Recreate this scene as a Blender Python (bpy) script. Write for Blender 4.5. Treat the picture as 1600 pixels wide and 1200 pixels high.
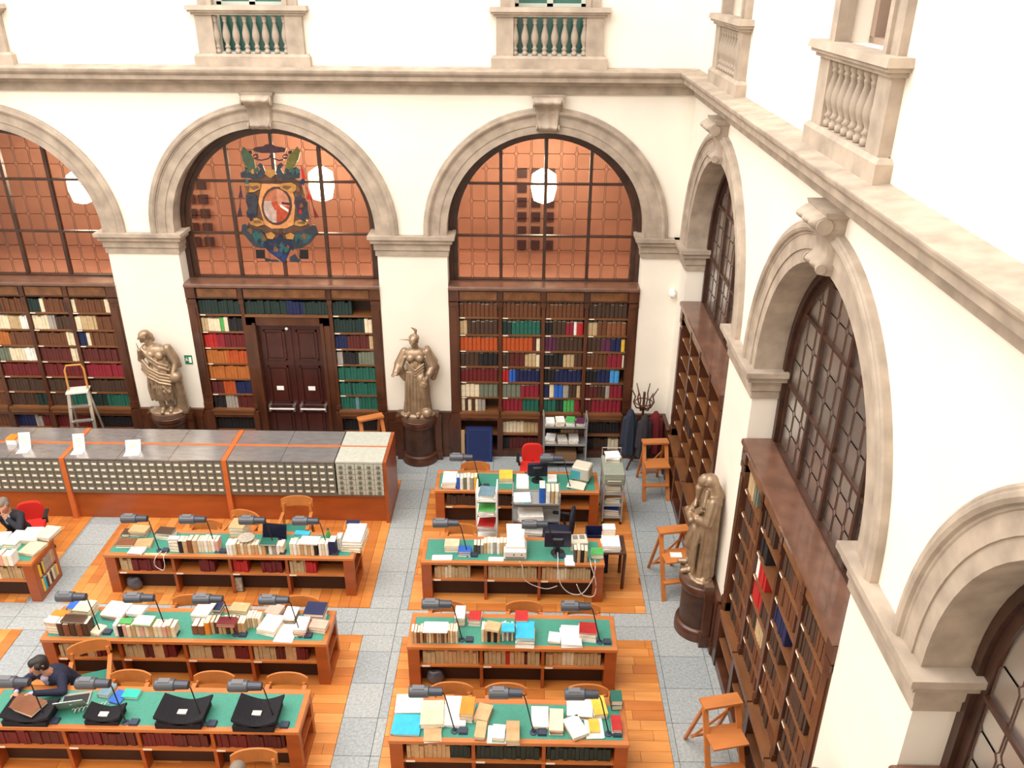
import bpy, bmesh, math, random
from mathutils import Vector, Matrix
import numpy as np
for o in list(bpy.data.objects): bpy.data.objects.remove(o, do_unlink=True)
S = bpy.context.scene; C = S.collection; PI = math.pi
random.seed(7)
# ---------------------------------------------------------------- camera, light, exposure
cam = bpy.data.cameras.new('camera'); camo = bpy.data.objects.new('camera', cam); C.objects.link(camo)
cam.sensor_width = 36; cam.lens = 30.064; cam.clip_end = 200
cF = Vector((-0.01307742, 0.89843743, -0.43890678)); cR = Vector((0.99983687, 0.01721843, 0.00545537)); cU = Vector((-0.0124586, 0.43876384, 0.89851604))
camo.matrix_world = Matrix(((cR.x, cU.x, -cF.x, -2.8779), (cR.y, cU.y, -cF.y, -15.301), (cR.z, cU.z, -cF.z, 9.1263), (0, 0, 0, 1)))
S.camera = camo
W = bpy.data.worlds.new('world'); S.world = W; W.use_nodes = True
W.node_tree.nodes['Background'].inputs[0].default_value = (1.0, 0.97, 0.93, 1)
W.node_tree.nodes['Background'].inputs[1].default_value = 1.0
def area(name, loc, sx, sy, power, color, rot=(0, 0, 0)):
    l = bpy.data.lights.new(name, 'AREA'); l.shape = 'RECTANGLE'; l.size = sx; l.size_y = sy; l.energy = power; l.color = color
    o = bpy.data.objects.new(name, l); C.objects.link(o); o.location = loc; o.rotation_euler = rot; return o
area('skylight', (-9.5, -8.2, 14.5), 17, 14, 4800, (1.0, 0.97, 0.92))      # the glass roof over the courtyard
S.view_settings.view_transform = 'Standard'; S.view_settings.look = 'None'; S.view_settings.gamma = 1
S.view_settings.use_curve_mapping = False; S.view_settings.exposure = -0.32
# ---------------------------------------------------------------- materials
MAT = {}
def mat(name, col, rough=.6, metal=0., var=0., scale=6., stretch=(1, 1, 1), bump=0., emit=0., col2=None, coat=0.):
    if name in MAT: return MAT[name]
    m = bpy.data.materials.new(name); m.use_nodes = True; nt = m.node_tree; b = nt.nodes['Principled BSDF']
    b.inputs['Base Color'].default_value = (*col, 1); b.inputs['Roughness'].default_value = rough; b.inputs['Metallic'].default_value = metal
    if coat: b.inputs['Coat Weight'].default_value = coat
    if emit: b.inputs['Emission Color'].default_value = (*col, 1); b.inputs['Emission Strength'].default_value = emit
    if var or bump:
        tc = nt.nodes.new('ShaderNodeTexCoord'); mp = nt.nodes.new('ShaderNodeMapping'); mp.inputs['Scale'].default_value = stretch
        nz = nt.nodes.new('ShaderNodeTexNoise'); nz.inputs['Scale'].default_value = scale; nz.inputs['Detail'].default_value = 6
        nt.links.new(tc.outputs['Object'], mp.inputs[0]); nt.links.new(mp.outputs[0], nz.inputs['Vector'])
        if var:
            rp = nt.nodes.new('ShaderNodeValToRGB')
            c2 = col2 or tuple(max(0, c*(1-var)) for c in col); c1 = tuple(min(1, c*(1+var*.5)) for c in col)
            rp.color_ramp.elements[0].color = (*c2, 1); rp.color_ramp.elements[0].position = .32
            rp.color_ramp.elements[1].color = (*c1, 1); rp.color_ramp.elements[1].position = .68
            nt.links.new(nz.outputs['Fac'], rp.inputs[0]); nt.links.new(rp.outputs[0], b.inputs['Base Color'])
        if bump:
            bp = nt.nodes.new('ShaderNodeBump'); bp.inputs['Strength'].default_value = bump; bp.inputs['Distance'].default_value = .02
            nt.links.new(nz.outputs['Fac'], bp.inputs['Height']); nt.links.new(bp.outputs[0], b.inputs['Normal'])
    MAT[name] = m; return m
PLASTER = mat('plaster', (.85, .785, .69), .9, var=.05, scale=1.2)
LIME = mat('limestone', (.41, .33, .26), .8, var=.28, scale=3.5, bump=.15)
DARKW = mat('dark_walnut', (.088, .027, .011), .38, var=.45, scale=5, stretch=(1, 1, .25), coat=.25)
BACKW = mat('walnut_back', (.05, .02, .01), .6, var=.3, scale=4)
DOORW = mat('mahogany_door', (.060, .014, .010), .35, var=.35, scale=4, stretch=(1, 1, .2), coat=.2)
DESKW = mat('cherry_wood', (.36, .078, .015), .4, var=.22, scale=5, stretch=(.3, 1, 1), coat=.2)
PLANKS = [mat('plank_%s' % n, c, .4, var=.18, scale=5, stretch=(.25, 2, 1), coat=.15) for n, c in
          (('amber', (.60, .205, .04)), ('honey', (.68, .26, .06)), ('russet', (.54, .17, .035)), ('pale', (.72, .29, .075)))]
STEPW = mat('orange_beech', (.56, .19, .05), .45, var=.18, scale=6, stretch=(.3, 1, 1))
CHAIRW = mat('chair_beech', (.50, .165, .04), .4, var=.15, scale=6)
STONES = [mat('granite_%s' % n, c, .7, var=.22, scale=26) for n, c in (('grey', (.36, .38, .38)), ('light', (.385, .40, .395)), ('blue', (.335, .36, .37)))]
GROUT = mat('grout', (.30, .305, .305), .9)
BRONZE = mat('statue_bronze', (.36, .25, .16), .34, metal=.45, var=.3, scale=7)
BAIZE = mat('green_leather', (.05, .26, .19), .55, var=.1, scale=30)
STEEL = mat('brushed_steel', (.52, .50, .50), .22, metal=.7, var=.15, scale=5, stretch=(1, 3, 1))
GREYM = mat('grey_enamel', (.165, .16, .13), .5, var=.12, scale=20)
PALEM = mat('pale_enamel', (.50, .50, .43), .45, var=.1, scale=15)
WHITEP = mat('white_paper', (.88, .86, .82), .8, var=.04, scale=8)
CREAM = mat('card_cream', (.80, .74, .62), .8)
LAMPG = mat('lamp_graphite', (.06, .065, .085), .35, metal=.4)
LAMPS = mat('lamp_grey', (.10, .105, .12), .4, metal=.4)
BLACK = mat('black_plastic', (.012, .012, .016), .45)
FOAM = mat('black_felt', (.008, .007, .012), .9, var=.3, scale=40)
NAVYB = mat('slate_plastic', (.03, .042, .075), .5)
SCREEN = mat('screen_glass', (.01, .012, .03), .15)
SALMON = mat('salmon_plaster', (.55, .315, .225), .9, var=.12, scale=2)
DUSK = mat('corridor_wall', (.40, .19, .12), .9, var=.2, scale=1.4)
LEAD = mat('lead_came', (.09, .045, .03), .6)
LAMPGLOW = mat('lamp_glow', (1., .86, .62), .5, emit=16)
GREYMET = mat('trolley_metal', (.42, .43, .43), .4, metal=.5)
REDF = mat('red_fabric', (.62, .02, .012), .85)
BEIGEP = mat('beige_plastic', (.66, .60, .48), .5)
GREENF = mat('green_fabric', (.03, .18, .13), .9)
SKIN = mat('skin', (.58, .27, .17), .55); HAIRB = mat('hair_black', (.02, .014, .012), .6); HAIRG = mat('hair_grey', (.19, .15, .12), .7)
SUIT = mat('navy_suit', (.012, .014, .04), .85, var=.2, scale=30); DARKJ = mat('dark_jacket', (.02, .02, .03), .85, var=.2, scale=30); SHIRT = mat('lilac_shirt', (.50, .42, .62), .8)
ALUM = mat('aluminium', (.5, .46, .4), .35, metal=.7)
GREENS = mat('exit_green', (.01, .16, .07), .5)
PAGES = mat('book_pages', (.78, .70, .56), .9)
COL = dict(white=(.86, .84, .79), paper=(.92, .91, .89), cream=(.78, .66, .46), tan=(.58, .36, .18), brown=(.22, .075, .03), darkbrown=(.075, .032, .018), beige=(.70, .55, .36),
    pink=(.72, .38, .30), cyan=(.03, .42, .66), orange=(.78, .24, .02), yellow=(.82, .52, .06), green=(.08, .40, .10), darkgreen=(.012, .115, .08), red=(.46, .015, .015), maroon=(.14, .010, .012),
    black=(.012, .01, .012), grey=(.36, .32, .28), darkgrey=(.08, .07, .065), greygreen=(.16, .18, .13), navy=(.008, .014, .07), blue=(.02, .12, .52), teal=(.02, .45, .36), greyblue=(.14, .24, .30), darkbox=(.025, .035, .06),
    leather=(.135, .046, .017), umber=(.06, .029, .017), orangered=(.46, .075, .014), rust=(.44, .13, .025), crimson=(.25, .012, .028), purple=(.10, .02, .06), lightblue=(.06, .32, .72), inkgreen=(.010, .028, .024), wine=(.10, .014, .012), sand=(.52, .37, .20))
CNAME = dict(paper='white paper', darkbox='dark slate', greygreen='grey-green', greyblue='grey-blue', darkbrown='dark brown', darkgreen='dark green', darkgrey='dark grey', orangered='orange-red', lightblue='light blue', inkgreen='green-black', leather='brown leather')
def bmat(c): return mat('cover_' + c, COL[c], .6, var=.15, scale=12)
# ---------------------------------------------------------------- mesh helpers
class MB:
    def __init__(s): s.v = []; s.f = []; s.m = []; s.mi = 0
    def add(s, vs, fs):
        b = len(s.v); s.v += [tuple(v) for v in vs]; s.f += [tuple(i + b for i in f) for f in fs]; s.m += [s.mi]*len(fs); return s
    def box(s, x0, x1, y0, y1, z0, z1):
        return s.add([(x0,y0,z0),(x1,y0,z0),(x1,y1,z0),(x0,y1,z0),(x0,y0,z1),(x1,y0,z1),(x1,y1,z1),(x0,y1,z1)],
                     [(0,3,2,1),(4,5,6,7),(0,1,5,4),(1,2,6,5),(2,3,7,6),(3,0,4,7)])
    def frus(s, x0, x1, y0, y1, z0, z1, i):      # box whose top is inset by i (a chamfer)
        return s.add([(x0,y0,z0),(x1,y0,z0),(x1,y1,z0),(x0,y1,z0),(x0+i,y0+i,z1),(x1-i,y0+i,z1),(x1-i,y1-i,z1),(x0+i,y1-i,z1)],
                     [(0,3,2,1),(4,5,6,7),(0,1,5,4),(1,2,6,5),(2,3,7,6),(3,0,4,7)])
    def prism(s, poly, a, b, axis='y'):          # poly of (u,w); extruded along axis from a to b
        n = len(poly)
        P = {'y': lambda u, w, t: (u, t, w), 'x': lambda u, w, t: (t, u, w), 'z': lambda u, w, t: (u, w, t)}[axis]
        vs = [P(u, w, a) for u, w in poly] + [P(u, w, b) for u, w in poly]
        return s.add(vs, [tuple(range(n))[::-1], tuple(range(n, 2*n))] + [(i, (i+1) % n, n + (i+1) % n, n + i) for i in range(n)])
    def tube(s, pts, r, n=8, cap=True):
        pts = [Vector(p) for p in pts]; rs = r if isinstance(r, (list, tuple)) else [r]*len(pts); vs = []
        up = Vector((0, 0, 1))
        for i, p in enumerate(pts):
            d = (pts[min(i+1, len(pts)-1)] - pts[max(i-1, 0)]).normalized()
            a = d.cross(up); a = a.normalized() if a.length > 1e-3 else Vector((1, 0, 0)); b = d.cross(a).normalized()
            for k in range(n):
                t = 2*PI*k/n; vs.append(p + (a*math.cos(t) + b*math.sin(t))*rs[i])
        fs = [(i*n+k, i*n+(k+1) % n, (i+1)*n+(k+1) % n, (i+1)*n+k) for i in range(len(pts)-1) for k in range(n)]
        if cap: fs += [tuple(range(n))[::-1], tuple(range((len(pts)-1)*n, len(pts)*n))]
        return s.add(vs, fs)
    def lathe(s, prof, n=20, a0=0, a1=2*PI, c=(0, 0), cap=True):   # prof of (r,z)
        full = abs(a1-a0-2*PI) < 1e-6; m = n if full else n+1; vs = []
        for r, z in prof:
            for k in range(m):
                t = a0 + (a1-a0)*k/n; vs.append((c[0]+r*math.cos(t), c[1]+r*math.sin(t), z))
        fs = [(i*m+k, i*m+(k+1) % m, (i+1)*m+(k+1) % m, (i+1)*m+k) for i in range(len(prof)-1) for k in range(n)]
        if cap: fs += [tuple(range(m))[::-1], tuple(range((len(prof)-1)*m, len(prof)*m))]
        return s.add(vs, fs)
    def bar(s, a, b, w, t, up=(0, 0, 1)):         # rectangular bar from a to b
        a = Vector(a); b = Vector(b); d = (b-a).normalized(); x = d.cross(Vector(up))
        x = x.normalized() if x.length > 1e-3 else Vector((1, 0, 0)); y = x.cross(d).normalized(); x = x*w/2; y = y*t/2
        return s.add([a-x-y, a+x-y, a+x+y, a-x+y, b-x-y, b+x-y, b+x+y, b-x+y], [(0,3,2,1),(4,5,6,7),(0,1,5,4),(1,2,6,5),(2,3,7,6),(3,0,4,7)])
    def mesh(s, name, mats, smooth=False):
        me = bpy.data.meshes.new(name); me.from_pydata(s.v, [], s.f)
        for m in (mats if isinstance(mats, (list, tuple)) else [mats]): me.materials.append(m)
        me.polygons.foreach_set('material_index', s.m)
        bm = bmesh.new(); bm.from_mesh(me); bmesh.ops.recalc_face_normals(bm, faces=bm.faces); bm.to_mesh(me); bm.free()
        if smooth: me.polygons.foreach_set('use_smooth', [True]*len(me.polygons))
        me.update(); return me
    def build(s, name, mats, parent=None, smooth=False, **k):
        return link(name, s.mesh(name, mats, smooth), parent, **k)
def link(name, me, parent=None, loc=None, rot=None, label=None):
    o = bpy.data.objects.new(name, me); C.objects.link(o)
    if parent: o.parent = parent
    if loc: o.location = loc
    if rot is not None: o.rotation_euler = rot if isinstance(rot, (tuple, list)) else (0, 0, rot)
    if label: o['label'] = label
    return o
def tag(o, label, cat=None, group=None, kind=None):
    o['label'] = label
    if cat: o['category'] = cat
    if group: o['group'] = group
    if kind: o['kind'] = kind
    return o
def thing(name, label, cat, loc=(0, 0, 0), rz=0, group=None, kind=None):
    o = bpy.data.objects.new(name, None); C.objects.link(o); o.location = loc; o.rotation_euler = (0, 0, rz); o.empty_display_size = .1
    return tag(o, label, cat, group, kind)
def struct(o, label): o['kind'] = 'structure'; o['label'] = label; return o
def bevel(o, w=.006, seg=1):
    m = o.modifiers.new('bevel', 'BEVEL'); m.width = w; m.segments = seg; m.limit_method = 'ANGLE'; return o
WFRAME = mat('window_walnut', (.055, .022, .013), .4, var=.4, scale=5)
def shade_auto(o, ang=40):
    me = o.data
    me.polygons.foreach_set('use_smooth', [True]*len(me.polygons))
    try: me.set_sharp_from_angle(angle=math.radians(ang))
    except Exception: pass
    return o
# frames for the two walls: local (u along the wall, v into the wall, z)
BACKF = Matrix.Identity(4)                                                 # u = x, v = y
RIGHTF = Matrix(((0, 1, 0, 0), (-1, 0, 0, 0), (0, 0, 1, 0), (0, 0, 0, 1)))   # u = -y, v = x
def on(o, M): o.matrix_world = M @ o.matrix_world if o.parent is None else o.matrix_world; return o
# ================================================================ the setting
ZS = 4.68; STILT = .04; RD = .5
BACK_OPEN = [(-14.33, -10.66), (-9.34, -5.62), (-4.32, -.70)]
RIGHT_OPEN = [(.68, 4.35), (5.68, 9.35), (10.68, 14.35)]
# floor: a bed with stone slabs laid round the wooden platforms
fl = MB().box(-20.5, .6, -16.6, .6, -.25, -.03).build('floor', GROUT); struct(fl, 'grey stone floor of the reading room')
PLAT = [(-4.65, -.9, -4.78, -1.3), (-4.65, -.9, -11.0, -5.38), (-10.15, -5.26, -4.75, -1.0), (-9.85, -5.26, -11.0, -5.36), (-16.0, -10.75, -4.75, -1.0), (-16.0, -10.45, -11.0, -5.36)]
def cut(rect, holes):
    out = [rect]
    for hx0, hx1, hy0, hy1 in holes:
        nxt = []
        for x0, x1, y0, y1 in out:
            if hx1 <= x0 or hx0 >= x1 or hy1 <= y0 or hy0 >= y1: nxt.append((x0, x1, y0, y1)); continue
            if y0 < hy0: nxt.append((x0, x1, y0, hy0))
            if y1 > hy1: nxt.append((x0, x1, hy1, y1))
            a, b = max(y0, hy0), min(y1, hy1)
            if x0 < hx0: nxt.append((x0, hx0, a, b))
            if x1 > hx1: nxt.append((hx1, x1, a, b))
        out = nxt
    return out
xs = [-16.0 + .66*i for i in range(26)]; ys = [.5 - .62*i for i in range(20)]
rs = random.Random(3)
for i in range(len(xs)-1):
    for j in range(len(ys)-1):
        for (x0, x1, y0, y1) in cut((xs[i], min(xs[i+1], .55), ys[j+1], ys[j]), PLAT):
            if x1-x0 < .02 or y1-y0 < .02: continue
            g = .0018; MB().frus(x0+g, x1-g, y0+g, y1-g, -.03, 0, .002).build('stone_slab', rs.choice(STONES), fl)
def platform(k, x0, x1, y0, y1, along, label):
    p = MB().box(x0, x1, y0, y1, -.03, -.012).build('wooden_platform', DESKW); struct(p, label)
    wd, ln = .17, 1.25
    r = random.Random(k)
    if along == 'x':
        n = int(round((y1-y0)/wd)); wd = (y1-y0)/n
        for i in range(n):
            x = x0 - r.random()*ln
            while x < x1:
                a, b = max(x, x0), min(x+ln, x1); x += ln
                if b-a < .03: continue
                MB().frus(a+.001, b-.001, y0+i*wd+.001, y0+(i+1)*wd-.001, -.012, .006, .0015).build('plank', r.choice(PLANKS), p)
    else:
        n = int(round((x1-x0)/wd)); wd = (x1-x0)/n
        for i in range(n):
            y = y0 - r.random()*ln
            while y < y1:
                a, b = max(y, y0), min(y+ln, y1); y += ln
                if b-a < .03: continue
                MB().frus(x0+i*wd+.001, x0+(i+1)*wd-.001, a+.001, b-.001, -.012, .006, .0015).build('plank', r.choice(PLANKS), p)
platform(1, *PLAT[0], 'x', 'orange plank platform under the two rear right desks')
platform(2, -4.65, -.9, -8.6, -5.38, 'x', 'orange plank platform under the two front right desks')
platform(3, *PLAT[2], 'y', 'orange plank platform in front of the card catalogue')
platform(4, -9.85, -5.26, -8.9, -5.36, 'x', 'orange plank platform under the two front left desks')
platform(5, -13.0, -10.75, -4.75, -1.0, 'y', 'orange plank platform at the far left edge, beside the grey-haired reader')
platform(6, -12.2, -10.45, -7.6, -5.36, 'y', 'orange plank platform at the left edge, nearer the camera')

def arch_wall(name, M, umin, umax, ztop, opens, upper, label, thick=RD):
    b = MB(); N = 28
    def quad(u0, u1, z0, z1): b.add([(u0,0,z0),(u1,0,z0),(u1,0,z1),(u0,0,z1)], [(0,1,2,3)])
    z1 = 7.5; u = umin
    for a, c in opens:
        quad(u, a, 0, z1); r = (c-a)/2; m = (a+c)/2
        arc = [(m - r*math.cos(PI*k/N), ZS+STILT + r*math.sin(PI*k/N)) for k in range(N+1)]
        for k in range(N):
            (p, q), (s_, t) = arc[k], arc[k+1]
            b.add([(p,0,q),(s_,0,t),(s_,0,z1),(p,0,z1)], [(0,1,2,3)])
            b.add([(p,0,q),(s_,0,t),(s_,thick,t),(p,thick,q)], [(0,1,2,3)])
        for e in (a, c): b.add([(e,0,0),(e,0,ZS+STILT),(e,thick,ZS+STILT),(e,thick,0)], [(0,1,2,3)])
        u = c
    quad(u, umax, 0, z1)
    u = umin                                                   # upper storey with its window openings
    for a, c, za, zb in upper:
        quad(u, a, z1, ztop); quad(a, c, z1, za); quad(a, c, zb, ztop)
        for e in (a, c): b.add([(e,0,za),(e,0,zb),(e,.4,zb),(e,.4,za)], [(0,1,2,3)])
        for z in (za, zb): b.add([(a,0,z),(c,0,z),(c,.4,z),(a,.4,z)], [(0,1,2,3)])
        u = c
    quad(u, umax, z1, ztop)
    o = b.build(name, PLASTER); o.matrix_world = M; struct(o, label); return o
bc = [(a+c)/2 for a, c in BACK_OPEN]; rc = [(a+c)/2 for a, c in RIGHT_OPEN]
wb = arch_wall('wall_back', BACKF, -20.5, 0, 13, BACK_OPEN, [(m-.6, m+.6, 7.8, 11.2) for m in bc], 'cream plaster back wall with three round arches and two balconies')
wr = arch_wall('wall_right', RIGHTF, 0, 16.6, 13, RIGHT_OPEN, [(m-.62, m+.62, 8.52, 11.2) for m in rc], 'cream plaster right wall receding with round arches')
o = MB().box(-20.7, -20.5, -16.6, 0, 0, 13).build('wall_left', PLASTER); struct(o, 'plain cream plaster wall on the left, out of frame')
o = MB().box(-20.7, .2, -16.8, -16.6, 0, 13).build('wall_front', PLASTER); struct(o, 'plain cream plaster wall behind the camera')

# archivolts, keystones, imposts: parts of their wall
PROF = [(-.006, -.318), (-.006, .035), (.13, .035), (.13, .05), (.27, .05), (.28, .062), (.30, .062), (.31, .09), (.34, .105), (.37, .10), (.385, .085), (.40, .085), (.42, .07), (.42, 0)]
def archivolt(wall, a, c):
    r = (c-a)/2; m = (a+c)/2; N = 40; b = MB(); n = len(PROF); vs = []
    for k in range(-1, N+2):
        t = PI*min(max(k, 0), N)/N
        for dr, d in PROF:
            z = ZS+STILT+(r+dr)*math.sin(t) if 0 <= k <= N else ZS
            vs.append((m-(r+dr)*math.cos(t), -d, z))
    fs = [(k*n+i, k*n+i+1, (k+1)*n+i+1, (k+1)*n+i) for k in range(N+2) for i in range(n-1)]
    b.add(vs, fs); o = b.build('archivolt', LIME, wall); shade_auto(o, 30)
    # keystone console: an S-scroll
    zt, zb = 7.14, 6.56
    sp = []
    for k in range(25):
        t = k/24; z = zt - (zt-zb)*t
        d = .10 + .20*math.exp(-((t-.13)/.17)**2) + .10*math.exp(-((t-.87)/.11)**2) + .02*math.cos(t*PI)
        sp.append((d, z))
    vs = []; nu = 13
    for d, z in sp:
        t = (zt-z)/(zt-zb); w = .25 - .07*t
        for j in range(nu):
            q = j/(nu-1)*2-1; rid = .018*math.cos(q*PI*2.5) if abs(q) < .98 else -.03
            vs.append((m+q*w, -(d+rid), z))
        vs.append((m+w, 0, z)); vs.append((m-w, 0, z))
    L = nu+2; kb = MB()
    kb.add(vs, [(i*L+j, i*L+(j+1) % L, (i+1)*L+(j+1) % L, (i+1)*L+j) for i in range(len(sp)-1) for j in range(L)] + [tuple(range(L)), tuple(range((len(sp)-1)*L, len(sp)*L))])
    ko = kb.build('keystone', LIME, wall); shade_auto(ko, 50)
    cp = MB(); cp.frus(m-.27, m+.27, -.2, 0, 7.12, 7.18, -.02)
    for q in (-1, 1):
        for zz, rr, dd in ((7.045, .075, .2), (6.63, .05, .15)): cp.tube([(m+q*(.236 if zz > 7 else .18), -dd, zz), (m+q*(.262 if zz > 7 else .2), -dd, zz)], rr, 18)
    shade_auto(cp.build('keystone_scroll', LIME, ko), 40)
for w_, ops in ((wb, BACK_OPEN), (wr, RIGHT_OPEN)):
    for a, c in ops: archivolt(w_, a, c)
IMP = [(4.28, 4.38, .03), (4.38, 4.395, .022), (4.395, 4.52, .05), (4.52, 4.535, .075), (4.535, 4.60, .105), (4.60, 4.615, .125), (4.615, 4.68, .15)]
def impost(wall, a, c, left=True, right=True):
    b = MB()
    for z0, z1, p in IMP: b.box(a-(p if left else 0), c+(p if right else 0), -p, RD, z0, z1)
    b.build('impost', LIME, wall)
impost(wb, -15.66, -14.33); impost(wb, -10.66, -9.34); impost(wb, -5.62, -4.32); impost(wb, -.70, 0, True, False)
impost(wr, 0, .68, False, True); impost(wr, 4.35, 5.68); impost(wr, 9.35, 10.68); impost(wr, 14.35, 15.68)
# cornice, mitred at the corner
CP = [(0, 7.17), (.05, 7.17), (.05, 7.30), (.09, 7.31), (.12, 7.35), (.19, 7.375), (.20, 7.39), (.27, 7.39), (.275, 7.46), (.30, 7.475), (.33, 7.51), (.34, 7.545), (.34, 7.56), (0, 7.60)]
b = MB(); n = len(CP)
vs = [(-20.5, -d, z) for d, z in CP] + [(-d, -d, z) for d, z in CP] + [(-d, -16.6, z) for d, z in CP]
b.add(vs, [(k*n+i, k*n+i+1, (k+1)*n+i+1, (k+1)*n+i) for k in range(2) for i in range(n-1)])
o = b.build('trim_1', LIME); struct(o, 'grey limestone cornice running round both walls')

# balconies
BAL = [(.045, 0), (.045, .055), (.03, .06), (.036, .085), (.05, .10), (.03, .125), (.028, .15), (.05, .20), (.062, .26), (.06, .31), (.045, .38), (.03, .44), (.024, .475), (.036, .49), (.036, .505), (.028, .515), (.04, .535), (.045, .55), (.045, .58)]
bal_me = MB().lathe(BAL, 14).mesh('baluster', LIME); bal_me.polygons.foreach_set('use_smooth', [True]*len(bal_me.polygons))
def balcony(M, u, label, open_back):
    t = thing('balcony', label, 'balcony', group='balustraded balconies above the cornice'); t.matrix_world = M @ Matrix.Translation((u, 0, 7.575))
    MB().box(-.97, .97, -.14, 0, 0, .17).frus(-.97, .97, -.14, .01, .17, .21, .03).build('base', LIME, t)
    for s in (-1, 1):
        x0, x1 = sorted((s*.6, s*.885)); MB().box(x0, x1, -.105, .02, .21, .83).build('pedestal', LIME, t)
    MB().box(-.93, .93, -.14, .03, .81, .85).box(-.97, .97, -.18, .03, .85, .885).frus(-1.0, 1.0, -.21, .03, .885, .955, .015).build('rail', LIME, t)
    for k in range(8):
        link('baluster', bal_me, t, ((k-3.5)*.164, -.04, .215))
    for s in (-1, 1): MB().box(s*.72-.1, s*.72+.1, -.07, .05, .955, 3.6).box(s*.62-.04, s*.62+.04, -.1, .05, .955, 3.6).build('window_jamb', LIME, t)
    if open_back:
        MB().box(-.6, .6, .3, .34, .2, 3.6).build('window_pane', mat('green_glass', (.03, .12, .10), .15), t)
        MB().box(-.05, .05, .24, .3, .95, 3.6).box(-.6, -.52, .24, .3, .95, 3.6).box(.52, .6, .24, .3, .95, 3.6).box(-.6, .6, .24, .3, .93, 1.0).build('window_frame', mat('pale_frame', (.55, .56, .48), .6), t)
    else:
        MB().box(-.61, .61, .33, .36, .95, 3.6).build('window_pane', mat('brown_glass', (.10, .06, .045), .15), t)
        MB().box(-.05, .05, .26, .33, .95, 3.6).box(-.61, -.5, .22, .33, .95, 3.6).box(.5, .61, .22, .33, .95, 3.6).box(-.61, .61, .22, .33, .93, 1.0).build('window_frame', mat('taupe_frame', (.34, .24, .18), .6), t)
balcony(BACKF, bc[0], 'leftmost back wall balcony, cut by the left edge of the photo', True)
balcony(BACKF, bc[1], 'limestone balcony above the arch with the stained glass crest', True)
balcony(BACKF, bc[2], 'limestone balcony on the back wall nearest the corner', True)
balcony(RIGHTF, rc[0], 'small far balcony on the right wall next to the corner', False)
balcony(RIGHTF, rc[1], 'large near balcony on the right wall, balusters seen at an angle', False)

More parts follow.
